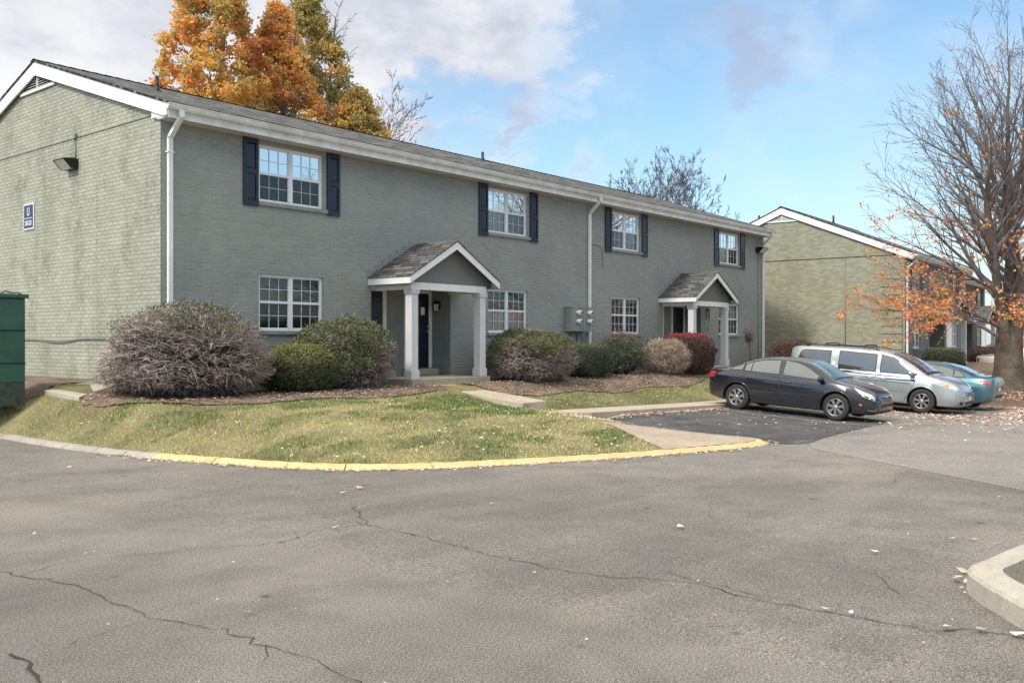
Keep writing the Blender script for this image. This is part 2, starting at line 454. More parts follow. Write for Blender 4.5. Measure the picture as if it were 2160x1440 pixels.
def side_z(x):
    x = np.asarray(x, float)
    return np.where(x < 14, .06-.023*(x-7), -.10-.012*(x-14))
def dist_poly(x, y, path):
    best = np.full(np.shape(x), 1e9); bi = np.zeros(np.shape(x)); bj = np.zeros(np.shape(x))
    for i in range(len(path)-1):
        ax, ay = path[i]; bx, by = path[i+1]
        dx, dy = bx-ax, by-ay; L = dx*dx+dy*dy+1e-12
        t = np.clip(((x-ax)*dx+(y-ay)*dy)/L, 0, 1)
        px = ax+dx*t; py = ay+dy*t
        d = np.hypot(x-px, y-py)
        m = d < best
        best = np.where(m, d, best); bi = np.where(m, px, bi); bj = np.where(m, py, bj)
    return best, bi, bj
SWB = [(6.75,-3.72),(30,-3.72)]
def Y(x, y):
    """yard height round the first building"""
    x = np.asarray(x, float); y = np.asarray(y, float)
    d1, ax, ay = dist_poly(x, y, CIN); d2, sx, sy = dist_poly(x, y, SWB)
    z1 = A(ax, ay)+.06; z2 = side_z(sx)+.01
    w1 = 1/(d1+.02)**2; w2 = 1/(d2+.02)**2
    zc = (z1*w1+z2*w2)/(w1+w2); dc = np.minimum(d1, d2)
    db = np.hypot(np.maximum(-1.55-x, 0), np.maximum(-1.75-y-.5*np.clip((1.5-x)/2,0,1), 0))
    t = dc/(dc+db+1e-6); t = t*t*(3-2*t)*.15 + t*.85
    zp = .58 + .22*np.clip((y+1.2)/2.2, 0, 1)*np.clip((1.5-x)/1.5, 0, 1)
    return zc + (zp-zc)*t
TREE = (26.0, -9.3)
def Y2(x, y):
    x = np.asarray(x, float); y = np.asarray(y, float)
    d = np.hypot(x-TREE[0], y-TREE[1])
    z = A(x, y)+.12 + .45*np.exp(-(d/1.5)**2)
    return z + (.50-z)*np.clip((y+6.9)/1.6, 0, 1)*np.clip((x-24.8)/2.5, 0, 1)

def poly_sheet(name, poly, zf, mat, sp=.3, kind='structure', dz=0., skirt=0.):
    xs = [p[0] for p in poly]; ys = [p[1] for p in poly]
    # densify the outline
    op = []
    for i in range(len(poly)):
        a = Vector(poly[i]); b = Vector(poly[(i+1) % len(poly)]); n = max(1, int((b-a).length/sp))
        for k in range(n): op.append(tuple(a+(b-a)*k/n))
    gx = np.arange(min(xs)+sp/2, max(xs), sp); gy = np.arange(min(ys)+sp/2, max(ys), sp)
    X, Yy = np.meshgrid(gx, gy); X = X.ravel(); Yy = Yy.ravel()
    inside = np.zeros(X.shape, bool); n = len(op)
    for i in range(n):
        x1, y1 = op[i]; x2, y2 = op[(i+1) % n]
        if y1 == y2: continue
        c = ((y1 > Yy) != (y2 > Yy)) & (X < (x2-x1)*(Yy-y1)/(y2-y1)+x1)
        inside ^= c
    X = X[inside]; Yy = Yy[inside]
    cl = op+[op[0]]
    d, _, _ = dist_poly(X, Yy, cl); k = d > sp*.35
    pts = [Vector(p) for p in op]+[Vector((a, b)) for a, b in zip(X[k], Yy[k])]
    res = delaunay_2d_cdt(pts, [], [list(range(n))], 1, 1e-5)
    V2 = np.array([(v.x, v.y) for v in res[0]]); Z = zf(V2[:, 0], V2[:, 1])+dz
    mb = MB(); mb.add(np.c_[V2, Z].tolist(), [tuple(f) for f in res[2]], 0, True)
    if skirt:
        vs = []; fs = []
        oz = zf(np.array([p[0] for p in op]), np.array([p[1] for p in op]))+dz
        for i, p in enumerate(op):
            vs += [(p[0], p[1], oz[i]), (p[0], p[1], oz[i]-skirt)]
        for i in range(n):
            j = (i+1) % n; fs.append((2*i, 2*j, 2*j+1, 2*i+1))
        mb.add(vs, fs, 0, False)
    o = mb.build(name, mat)
    tag(o, kind=kind); return o

# ------------------------------------------------------------------ ground, road, walks
mb = MB(); mb.quad((-400,-400,-1.0),(400,-400,-1.0),(400,400,-1.0),(-400,400,-1.0)); tag(mb.build('ground', M['field']), kind='structure')
def grid_sheet(name, x0, x1, y0, y1, n, m, zf, mat):
    xs = np.linspace(x0, x1, n+1); ys = np.linspace(y0, y1, m+1); X, Yy = np.meshgrid(xs, ys)
    V = np.c_[X.ravel(), Yy.ravel(), zf(X, Yy).ravel()]
    I = np.arange((n+1)*(m+1)).reshape(m+1, n+1)
    F = np.c_[I[:-1,:-1].ravel(), I[:-1,1:].ravel(), I[1:,1:].ravel(), I[1:,:-1].ravel()]
    return tag(np_obj(name, V, F, mat, smooth=True), kind='structure')
road = grid_sheet('road', -40, 90, -60, 40, 260, 200, A, M['asphalt'])
# newer lane surface beyond the long joint
poly_sheet('lane_surface', [(7.2,-9.9),(6.2,-10.4),(3.1,-14.24),(1.5,-17.5),(0,-24),(60,-24),(60,-10.2),(30,-10.2),(22,-10.3),(16,-10.2),(12.5,-10.2),(8.6,-9.8)], A, M['asphalt2'], .8, dz=.004)
# freshly sealed bay
poly_sheet('parking_bay', cat([(7.62,-4.95),(7.45,-6.4),(7.25,-7.7),(7.15,-8.7),(6.95,-9.15),(6.75,-9.6),(7.3,-9.85),(8.6,-9.62),(10,-9.45),(12.3,-9.2),(14.5,-8.9),(15.6,-7.7),(15.8,-6),(15.9,-4.9)], 4), A, M['sealed'], .4, dz=.009)
# faded stall lines
for i, xx in enumerate((12.9, 16.6, 20.95, 24.1)):
    poly_sheet('stall_line', [(xx,-4.98),(xx+.09,-4.98),(xx+.09,-9.4),(xx,-9.4)], A, M['concg'], .35, dz=.014)

def strip_curb(name, path, z, mats, w=.205, h=.06, m=0, seg=.9, gap=.008, sl=.07):
    """kerb with joints: path = outer foot line"""
    inn = offs(path, w); top = offs(path, sl); top2 = offs(path, sl+.03)
    mb = MB(); acc = 0; start = 0
    def section(a, b):
        n = b-a+1
        vs = []
        for i in range(a, b+1):
            zz = float(z(path[i][0], path[i][1]))
            jit = .004*math.sin(i*1.7)
            vs += [(path[i][0], path[i][1], zz-.1), (path[i][0], path[i][1], zz+.01), (top[i][0], top[i][1], zz+h-.02+jit), (top2[i][0], top2[i][1], zz+h+jit), (inn[i][0], inn[i][1], zz+h+.002+jit), (inn[i][0], inn[i][1], zz-.1)]
        fs = []
        for i in range(n-1):
            for k in range(5):
                fs.append((i*6+k, (i+1)*6+k, (i+1)*6+k+1, i*6+k+1))
        fs.append(tuple(range(6))); fs.append(tuple(range((n-1)*6, n*6))[::-1])
        mb.add(vs, fs, 0, False)
    i = 0; last = 0
    for i in range(1, len(path)):
        acc += (Vector(path[i])-Vector(path[i-1])).length
        if acc > seg or i == len(path)-1:
            section(last, i); last = i; acc = 0
    return mb.build(name, mats)
def resample(path, step):
    out = [Vector(path[0])]; acc = 0
    for i in range(1, len(path)):
        a = Vector(path[i-1]); b = Vector(path[i]); L = (b-a).length
        while acc+L >= step:
            t = (step-acc)/L; a = a+(b-a)*t; out.append(a.copy()); L = (b-a).length; acc = 0
        acc += L
    out.append(Vector(path[-1])); return [tuple(p) for p in out]
def cut_joints(path, every=.92, gap=.022):
    """returns list of sub paths with small gaps"""
    out = []; cur = [path[0]]; acc = 0
    for i in range(1, len(path)):
        acc += (Vector(path[i])-Vector(path[i-1])).length; cur.append(path[i])
        if acc > every*random.uniform(.85, 1.25):
            out.append(cur); cur = [tuple(Vector(path[i])+(Vector(path[min(i+1, len(path)-1)])-Vector(path[i])).normalized()*gap)]; acc = 0
    if len(cur) > 1: out.append(cur)
    return out
i0 = min(range(len(CURB)), key=lambda i: (CURB[i][0]+2.56)**2+(CURB[i][1]+4.17)**2)
i1 = min(range(len(CURB)), key=lambda i: (CURB[i][0]-7.08)**2+(CURB[i][1]+8.75)**2)
def joined(name, path, mat, every=.92):
    objs = MB(); objs2 = None
    mb = MB()
    for sub in cut_joints(resample(path, .12), every):
        tmp = strip_curb('tmp', sub, A, mat, seg=1e9)
        vs = [tuple(v.co) for v in tmp.data.vertices]; fs = [tuple(p.vertices) for p in tmp.data.polygons]
        mb.add(vs, fs); bpy.data.objects.remove(tmp)
    return mb.build(name, mat)
tag(joined('concrete_kerb', CURB[:i0+1], M['concg'], .8), kind='structure')
tag(joined('yellow_kerb', CURB[i0:i1+1], M['yellow'], .95), kind='structure')
tag(joined('bay_kerb', CURB[i1:], M['concb'], 2.4), kind='structure')

# apron between lawn and bay
ap_in = [p for p in CIN if p[0] > 3.75 and p[1] < -6.25 or (p[0] > 7 and p[1] < -6.1)]
ap0 = [p for p in CIN if not (p[0] > 3.75 and p[1] < -6.25) and p[1] < -8][-1]
ap9 = [p for p in CIN if p[0] > 7 and p[1] >= -6.1][0]
apron = [ap0] + ap_in + [ap9, (7.2,-6.15),(5.35,-6.42)]
poly_sheet('apron', apron, lambda x, y: Y(x, y)+.010, M['concb'], .3)
# lower pavement along the bay (kerb face included)
sw = [(6.75,-3.72),(27.2,-3.72),(27.2,-4.86),(7.45,-4.86),(6.9,-4.5)]
poly_sheet('pavement', sw, lambda x, y: side_z(x)+0*y, M['conc'], .5, skirt=.3)
# lawn base
lawn = [p for p in CIN if not (p[0] > 3.75 and p[1] < -6.25) and not (p[0] > 7 and p[1] < -6.1)]
_k = max(i for i, p in enumerate(lawn) if p[1] < -8)
lawn = lawn[:_k+1]+[(5.35,-6.42),(7.2,-6.15)]+lawn[_k+1:] + [(7.38,-4.9),(6.9,-4.5),(6.75,-3.72),(27.2,-3.72),(27.2,2.0),(26.9,2.0),(-.05,2.0),(-.05,14)]
lawn_o = poly_sheet('lawn', lawn, Y, M['soil'], .28)
# mulch bed
def wob(pts, amp=.08):
    return [(p[0]+random.uniform(-amp, amp), p[1]+random.uniform(-amp, amp)) for p in cat(pts, 6)]
BED1 = wob([(-.1,.9),(-.9,.25),(-1.68,-.35),(-1.75,-.8),(-1.6,-1.5),(-1.15,-2.15),(-.5,-2.45),(.6,-2.5),(1.7,-2.4),(2.8,-2.65),(4.0,-2.5),(5.0,-2.2),(5.9,-1.9),(6.05,-1.35)], .05)+[(6.05,-.05),(-.1,-.05)]
poly_sheet('mulch_bed', BED1, Y, M['mulch'], .2, dz=.022)
BED2 = wob([(6.95,-1.35),(7.1,-2.3),(8.2,-2.75),(9.8,-2.6),(11.6,-2.85),(13.5,-2.6),(15.5,-2.75),(17.5,-2.3),(18.6,-2.0),(18.8,-1.4)], .05)+[(18.8,-.05),(6.95,-.05)]
poly_sheet('mulch_bed', BED2, Y, M['mulch'], .2, dz=.022)
BED3 = wob([(21.4,-1.4),(22.5,-2.2),(24.5,-2.3),(26.9,-2.0)], .04)+[(27.1,-.05),(21.4,-.05)]
poly_sheet('mulch_bed', BED3, Y, M['mulch'], .25, dz=.022)
# upper walk
mb = MB()
wk = [(5.98,-1.30),(6.86,-1.30),(7.36,-3.68),(6.36,-3.80)]; wz = [.59,.59,.27,.27]
vs = [(p[0], p[1], z) for p, z in zip(wk, wz)]+[(p[0], p[1], -.3) for p in wk]
mb.add(vs, [(0,1,2,3),(0,4,5,1),(1,5,6,2),(2,6,7,3),(3,7,4,0)])
tag(mb.build('garden_path', M['conc'], bevel=.015), kind='structure')
# slab by the left corner
mb = MB()
sl = [(-2.3,.2),(-2.62,-1.9),(.35,1.0),(-.3,1.8)]
sl = [(-1.78,.97),(-1.72,-.28),(-.02,1.02),(-.39,1.62)]
zs = [float(Y(a_, b_))+.075 for a_, b_ in sl]
vs = [(p[0], p[1], z) for p, z in zip(sl, zs)]+[(p[0], p[1], z-.3) for p, z in zip(sl, zs)]
mb.add(vs, [(0,1,2,3),(0,4,5,1),(1,5,6,2),(2,6,7,3),(3,7,4,0)])
tag(mb.build('path_slab', M['concw'], bevel=.012), kind='structure')

poly_sheet('bare_soil', wob([(-.12,.2),(-.4,1.66),(-1.76,1.05),(-2.1,1.6),(-2.2,2.6),(-2.3,5),(-2.0,8)], .12)+[(-.12,8)], Y, M['mulch'], .25, dz=.018)
# yard of the second building and the tree island
YARD2 = wob([(24.3,-5.0),(24.2,-9.5),(24.6,-10.9),(25.9,-11.5),(27.4,-11.0),(28.1,-9.5),(28.4,-7.2),(30,-6.9),(41,-6.3),(43.2,-5.6)], .02)+[(43.2,24),(27.25,24),(27.25,-4.9)]
poly_sheet('yard', YARD2, Y2, M['mulch'], .35, skirt=.25)
poly_sheet('back_lawn', [(-30,11.2),(120,11.2),(120,120),(-30,120)], lambda x, y: .55+0*x, M['field'], 8)

# right-hand kerb island, close to the camera
isl = cat([(.8,-15.45),(-.4,-15.25),(-1.28,-15.10),(-1.7,-15.05),(-2.2,-15.01),(-2.5,-14.98),(-2.74,-15.04),(-3.0,-15.19),(-3.25,-15.37),(-3.48,-15.54),(-4.2,-16.15),(-5.6,-17.3)], 8)[::-1]
def isl_strip(path, w=.23, h=.15):
    inn = offs(path, -w); mb = MB(); vs = []; n = len(path)
    t1 = offs(path, -.015); t2 = offs(path, -.035)
    for i in range(n):
        z = float(A(*path[i]))
        vs += [(path[i][0], path[i][1], z-.1), (t1[i][0], t1[i][1], z+h-.03), (t2[i][0], t2[i][1], z+h-.008), (offs(path, -.07)[i][0], offs(path, -.07)[i][1], z+h), (inn[i][0], inn[i][1], z+h), (inn[i][0], inn[i][1], z-.1)]
    fs = []
    for i in range(n-1):
        for k in range(5): fs.append((i*6+k, (i+1)*6+k, (i+1)*6+k+1, i*6+k+1))
    mb.add(vs, fs, 0, False)
    return mb
im = isl_strip(resample(isl, .12))
tag(im.build('island_kerb', M['concw']), kind='structure')
inn = offs(resample(isl, .2), -.22)
poly_sheet('island_soil', [p for p in inn]+[(.6,-17.5),(-4.6,-18.2)], lambda x, y: A(x, y)+.035, M['mulch'], .2)

# asphalt cracks
def crack(pts, w=.012, jag=.05, seed=1):
    rr = random.Random(seed); path = [Vector(p) for p in pts]; out = []
    for i in range(len(path)-1):
        a, b = path[i], path[i+1]; n = max(2, int((b-a).length/.07)); nr = Vector((-(b-a).y, (b-a).x)).normalized()
        for k in range(n):
            out.append(a+(b-a)*k/n + nr*rr.gauss(0, jag*.45)*(0 if k == 0 else 1))
    out.append(path[-1]); vs = []; fs = []
    for i, p in enumerate(out):
        a = out[max(i-1, 0)]; b = out[min(i+1, len(out)-1)]; t = (b-a)
        t = t.normalized() if t.length > 1e-6 else Vector((1, 0)); nr = Vector((-t.y, t.x)); ww = w*rr.uniform(.25, 1.0)
        for s in (-1, 1):
            q = p+nr*ww*s; vs.append((q.x, q.y, float(A(q.x, q.y))+.0065))
    for i in range(len(out)-1): fs.append((2*i, 2*i+1, 2*i+3, 2*i+2))
    return vs, fs
def unproj(px, py, z=0.):
    # where a measured point of the road lies (road is near level): calibration of the photograph
    f = 1972.; th = math.atan2(1641, f); S_, C_ = math.sin(th), math.cos(th)
    r = (px-1080)/f; u = -(py-717)/f; zz = 0.
    for _ in range(25):
        Zd = (zz-EZ)/u; x = -9.52+(C_+r*S_)*Zd; y = -16.71+(S_-r*C_)*Zd
        zz = .5*zz+.5*float(A(x, y))
    return (x, y)
CR = [([(0,1206),(45,1216),(140,1232),(190,1245),(275,1282),(330,1306),(400,1318),(480,1326),(560,1362),(620,1380),(680,1402),(760,1438),(800,1470)], .011),
      ([(45,1214),(120,1190),(200,1180),(270,1170),(340,1168),(420,1157),(520,1152),(600,1142),(680,1117),(730,1112),(770,1104)], .010),
      ([(680,1090),(770,1106),(860,1125),(950,1148),(1020,1168),(1130,1190),(1200,1206),(1290,1218),(1400,1224),(1480,1232),(1550,1255),(1640,1275),(1740,1290),(1850,1312),(1950,1330),(2060,1328),(2170,1350)], .013),
      ([(770,1104),(760,1085),(745,1068)], .012), ([(930,1112),(1000,1124),(1070,1140),(1180,1162)], .006),
      ([(150,1360),(210,1340),(300,1312)], .006),
      ([(20,1380),(60,1410),(90,1445)], .03),
      ([(1660,968),(1720,973),(1800,982),(1900,998),(2000,1014),(2100,1030),(2200,1046)], .014),
      ([(1905,1002),(1880,1020),(1895,1000),(1935,988)], .008),
      ([(1400,1205),(1470,1225),(1560,1246),(1640,1262)], .012),
      ([(1790,1190),(1850,1215),(1900,1255),(1960,1262)], .007), ([(1180,1050),(1300,1040),(1480,1035),(1600,1022)], .006), ([(1500,1060),(1495,1085),(1510,1100)], .006), ([(1560,1185),(1640,1178),(1760,1190)], .006), ([(560,1362),(566,1385),(552,1400)], .007)]
mb = MB()
for i, (pp, w) in enumerate(CR):
    v, f_ = crack([Vector(unproj(*p)) for p in pp], w*.46, .05, i+3); mb.add(v, f_)
tag(mb.build('road_cracks', M['crack']), kind='structure')

# ------------------------------------------------------------------ buildings
def wall_with_holes(mb, x0, x1, z0, z1, holes, y, depth, m=0, md=1, mr=0):
    """front face at y (outward -y); holes: (xa,xb,za,zb,depth,back)"""
    xs = sorted(set([x0, x1]+[h[0] for h in holes]+[h[1] for h in holes]))
    zs = sorted(set([z0, z1]+[h[2] for h in holes]+[h[3] for h in holes]))
    for i in range(len(xs)-1):
        for j in range(len(zs)-1):
            cx, cz = (xs[i]+xs[i+1])/2, (zs[j]+zs[j+1])/2
            if any(h[0] < cx < h[1] and h[2] < cz < h[3] for h in holes): continue
            mb.quad((xs[i],y,zs[j]),(xs[i+1],y,zs[j]),(xs[i+1],y,zs[j+1]),(xs[i],y,zs[j+1]), m)
    for xa, xb, za, zb, dp, mback in holes:
        yb = y+dp
        mr_ = mr if mback == md else mback
        mb.quad((xa,y,za),(xa,yb,za),(xa,yb,zb),(xa,y,zb), mr_); mb.quad((xb,y,za),(xb,yb,za),(xb,yb,zb),(xb,y,zb), mr_)
        mb.quad((xa,y,zb),(xb,y,zb),(xb,yb,zb),(xa,yb,zb), mr_); mb.quad((xa,y,za),(xb,y,za),(xb,yb,za),(xa,yb,za), mr_)
        mb.quad((xa,yb,za),(xb,yb,za),(xb,yb,zb),(xa,yb,zb), mback)

def make_window(root, L, x0, x1, z0, z1, style, y=0.0, off=(0,0,0)):
    """twin double-hung window in a facade at y; style: 'up','ground','wood','curtain'"""
    yf = y+.055            # frame face
    fr = MB(); t = .05
    fr.box(x0, x1, yf, yf+.07, z0, z0+.045); fr.box(x0, x1, yf, yf+.07, z1-t, z1)
    fr.box(x0, x0+t, yf, yf+.07, z0+.045, z1-t); fr.box(x1-t, x1, yf, yf+.07, z0+.045, z1-t)
    xm = (x0+x1)/2; mw = .045
    fr.box(xm-mw, xm+mw, yf-.004, yf+.07, z0+.045, z1-t)
    zm = (z0+z1)/2+.01
    for a, b in ((x0+t, xm-mw), (xm+mw, x1-t)):
        fr.box(a, b, yf+.004, yf+.06, zm-.027, zm+.027)
        fr.box(a, a+.018, yf+.012, yf+.06, z0+.045, z1-t); fr.box(b-.018, b, yf+.012, yf+.06, z0+.045, z1-t)
        fr.box(a, b, yf+.012, yf+.06, z1-t-.018, z1-t); fr.box(a, b, yf+.012, yf+.06, z0+.045, z0+.065)
    o = fr.build('window', M['vinyl'], root, loc=off)
    mt = MB(); gw = .0036 if style == 'up' else .0055
    pu = MB(); pl = MB()
    for a, b in ((x0+t+.018, xm-mw-.018), (xm+mw+.018, x1-t-.018)):
        for za, zb, yy in ((zm+.027, z1-t-.018, yf+.016), (z0+.065, zm-.027, yf+.024)):
            for k in (1, 2):
                xx = a+(b-a)*k/3; mt.box(xx-gw, xx+gw, yy, yy+.012, za, zb)
            zz = (za+zb)/2; mt.box(a, b, yy+.001, yy+.011, zz-gw, zz+gw)
        pu.quad((a, yf+.034, zm+.027), (b, yf+.034, zm+.027), (b, yf+.034, z1-t-.018), (a, yf+.034, z1-t-.018))
        pl.quad((a, yf+.042, z0+.065), (b, yf+.042, z0+.065), (b, yf+.042, zm-.027), (a, yf+.042, zm-.027))
    mt.build('muntin', M['vinyl'], o)
    up = style == 'up'
    pu.build('pane', M['glassup'] if up else M['glassg'], o)
    pl.build('pane', M['glasslo'], o)
    bl = MB()
    if style == 'curtain':
        n = 60; pts = [(x0+.03+(x1-x0-.06)*i/n, yf+.13+.018*math.sin(i*1.9)) for i in range(n+1)]
        for i in range(n):
            if abs((i/n)-.5) < .06: continue
            bl.quad((pts[i][0],pts[i][1],z0+.02),(pts[i+1][0],pts[i+1][1],z0+.02),(pts[i+1][0],pts[i+1][1],z1-.03),(pts[i][0],pts[i][1],z1-.03))
        bl.build('curtain', M['curtain'], o)
    else:
        n = int((z1-z0-.12)/.045)
        for i in range(n):
            zz = z1-.09-i*.045
            for a, b in ((x0+.06, xm-.03), (xm+.03, x1-.06)):
                bl.add([(a, yf+.10, zz), (b, yf+.10, zz), (b, yf+.136, zz+.022), (a, yf+.136, zz+.022)], [(0,1,2,3)])
        bl.build('blind', M['blindw'] if style == 'wood' else M['blind'], o)
    sl = MB(); sl.box(x0-.03, x1+.09, y-.055, y+.055, z0-.085, z0-.002)
    sl.build('sill', M['sill'], o, bevel=.006)
    return o

def make_shutter(root, x0, x1, z0, z1, y=0, off=(0,0,0)):
    s = MB(); y0, y1 = y-.045, y-.006; st = .062
    s.box(x0, x0+st, y0, y1, z0, z1); s.box(x1-st, x1, y0, y1, z0, z1)
    H = z1-z0
    for a, b in ((0, .085), (.47, .545), (.93, 1.0)):
        s.box(x0+st, x1-st, y0+.001, y1, z0+H*a, z0+H*b)
    for a, b in ((.085, .47), (.545, .93)):
        xa, xb, za, zb = x0+st, x1-st, z0+H*a, z0+H*b; i = .035
        yo, yi = y0+.022, y0+.006
        s.add([(xa,yo,za),(xb,yo,za),(xb,yo,zb),(xa,yo,zb),(xa+i,yi,za+i),(xb-i,yi,za+i),(xb-i,yi,zb-i),(xa+i,yi,zb-i)],
              [(0,1,5,4),(1,2,6,5),(2,3,7,6),(3,0,4,7),(4,5,6,7)])
    return s.build('shutter', M['shutter'], root, bevel=.003, loc=off)

def make_porch(root, cx, hw, d, ze, zr, zslab, off, colx=1.18, cy=-1.2, cols=True, gz=.55, m_panel='gpanel'):
    """gabled entry canopy; z absolute"""
    # roof
    r = MB(); th = .035; yb = 0.0
    for s in (-1, 1):
        e = cx+s*hw
        v = [(cx,-d,zr),(cx,yb,zr),(e,yb,ze),(e,-d,ze)]
        w = [(a,b,c-th) for a, b, c in v]
        r.add(v+w, [(0,1,2,3),(4,7,6,5),(0,3,7,4),(1,5,6,2),(2,6,7,3)])
    ro = r.build('porch_roof', M['roofp'], root, loc=off)
    sl = (zr-ze)/hw
    t = MB(); bw = .16
    for s in (-1, 1):
        e = cx+s*(hw-.012)
        ztop_e = ze-th+.012*sl
        poly = [(cx, zr-th-.002), (e, ztop_e-.002), (e, ztop_e-bw), (cx, zr-th-bw-.02)]
        if s < 0: poly = poly[::-1]
        t.prism(poly, 'y', -d+.015, -d+.045)
        t.box(e-.012 if s > 0 else e, e if s > 0 else e+.012, -d+.046, -.004, ztop_e-bw+.005, ztop_e-.002)
    # beams
    zb0, zb1 = ze-.30, ze-.135
    bx = colx+.13
    t.box(cx-bx, cx+bx, cy-.005, cy+.14, zb0, zb1)
    for s in (-1, 1):
        t.box(cx+s*bx-(.12 if s > 0 else 0), cx+s*bx+(.12 if s < 0 else 0), cy+.142, -.003, zb0, zb1)
    t.build('porch_trim', M['trim'], ro, bevel=.004)
    # step flashing against the wall
    fl = MB()
    for s in (-1, 1):
        for k in range(7):
            a = cx+s*hw*(k/7.0); b = cx+s*hw*((k+1)/7.0); za = zr-(zr-ze)*(k+1)/7
            fl.box(min(a, b), max(a, b), -.008, -.002, za, za+.13+.06)
    fl.build('flashing', M['sill'], ro)
    g = MB()
    zt = zr-th-.03; gzb = zb1+.003
    hwg = (zt-gzb)/sl
    hl = hw-.03; zc_ = zt-sl*hl
    g.prism([(cx-hl, gzb), (cx+hl, gzb), (cx+hl, zc_), (cx, zt), (cx-hl, zc_)] if zc_ > gzb+.01 else [(cx-hwg, gzb), (cx+hwg, gzb), (cx, zt)], 'y', cy+.03, cy+.05)
    g.box(cx-hwg*.64, cx+hwg*.64, cy+.026, cy+.03, gzb+.29, gzb+.297)
    g.build('gable_panel', M[m_panel], ro)
    c = MB(); c.box(cx-bx+.13, cx+bx-.13, cy+.15, -.01, zb0+.06, zb0+.075)
    # sloping soffits beyond the beam
    for s in (-1, 1):
        xa = cx+s*(bx+.003); xb = cx+s*(hw-.03)
        za = zb1-.02
        c.box(min(xa, xb), max(xa, xb), -d+.05, -.01, ze-.185, ze-.175)
    c.build('porch_ceiling', M['ceil'], ro)
    for s in (-1, 1):
        x = cx+s*colx; k = MB(); q = .105
        k.box(x-q, x+q, cy, cy+2*q, zslab+.19, zb0-.10)
        k.box(x-q-.025, x+q+.025, cy-.022, cy+2*q+.025, zslab, zslab+.185)
        k.box(x-q-.012, x+q+.012, cy-.012, cy+2*q+.012, zslab+.186, zslab+.205)
        k.box(x-q-.028, x+q+.028, cy-.026, cy+2*q+.028, zb0-.099, zb0-.001)
        k.box(x-q-.012, x+q+.012, cy-.012, cy+2*q+.012, zb0-.115, zb0-.1)
        k.build('column', M['column'], root, bevel=.005, loc=off)
    return ro

def make_door(root, x0, x1, z0, z1, y, off, mat='door', notice=None):
    t = MB(); w = .085
    t.box(x0-w, x0, y-.03, y+.01, z0, z1+.11); t.box(x1, x1+w, y-.03, y+.01, z0, z1+.11)
    t.box(x0, x1, y-.03, y+.01, z1, z1+.11); t.box(x0-w-.02, x1+w+.02, y-.045, y+.01, z1+.111, z1+.145)
    t.box(x0+.001, x0+.03, y-.018, y+.01, z0, z1-.001); t.box(x1-.03, x1-.001, y-.018, y+.01, z0, z1-.001)
    d = MB(); d.box(x0+.03, x1-.03, y-.010, y+.01, z0+.01, z1-.002)
    W = x1-x0-.06
    for a, b, c_, e in ((.12,.44,.06,.30),(.56,.88,.06,.30),(.12,.44,.36,.60),(.56,.88,.36,.60),(.12,.44,.66,.93),(.56,.88,.66,.93)):
        xa, xb = x0+.03+W*a, x0+.03+W*b; za, zb = z0+(z1-z0)*c_, z0+(z1-z0)*e
        d.add([(xa,y-.0102,za),(xb,y-.0102,za),(xb,y-.0102,zb),(xa,y-.0102,zb),(xa+.03,y-.017,za+.03),(xb-.03,y-.017,za+.03),(xb-.03,y-.017,zb-.03),(xa+.03,y-.017,zb-.03)],
              [(0,1,5,4),(1,2,6,5),(2,3,7,6),(3,0,4,7),(4,5,6,7)])
    o = d.build('door', M[mat], root, loc=off)
    t.build('door_frame', M['trim'], o, bevel=.004)
    for zz, r, nm_ in ((z0+.95, .030, 'handle'), (z0+1.09, .024, 'door_lock')):
        h = MB(); h.lathe([(0,-.055),(r*.8,-.05),(r,-.03),(r*.5,-.02),(r*1.1,-.008),(r*1.1,0),(0,0)], (x1-.10, y-.012, zz), 'y', 14)
        h.build(nm_, M['metal'], o)
    if notice:
        n = MB(); nx, nz, w_, h_ = notice; n.box(nx, nx+w_, y-.024, y-.019, nz, nz+h_); n.build('notice', M['white'], o)
    return o

def downspout(root, x, zg, zb, yg=-.44, off=(0,0,0)):
    """square pipe: gutter outlet, slanting elbow, straight drop"""
    d = MB(); a = .042
    def sect(p0, p1, e=(0,1)):
        (ya, za), (yb, zb_) = p0, p1
        dy, dz = yb-ya, zb_-za; L = math.hypot(dy, dz); ny, nz = -dz/L*a*.85, dy/L*a*.85
        v = []
        for (yy, zz) in ((ya, za), (yb, zb_)):
            for sx, sn in ((-1,-1),(1,-1),(1,1),(-1,1)):
                v.append((x+sx*a*1.15, yy+ny*sn, zz+nz*sn))
        d.add(v, [(0,1,5,4),(1,2,6,5),(2,3,7,6),(3,0,4,7),(0,3,2,1),(4,5,6,7)])
    sect((yg, zg), (yg, zg-.13)); sect((yg, zg-.11), (-.055, zg-.46)); sect((-.055, zg-.43), (-.055, zb))
    for zz in (zb+1.6, zg-.75):
        d.box(x-a*1.15-.02, x+a*1.15+.02, -.097, -.002, zz, zz+.03)
    return d.build('downspout', M['trim'], root, bevel=.004, loc=off)

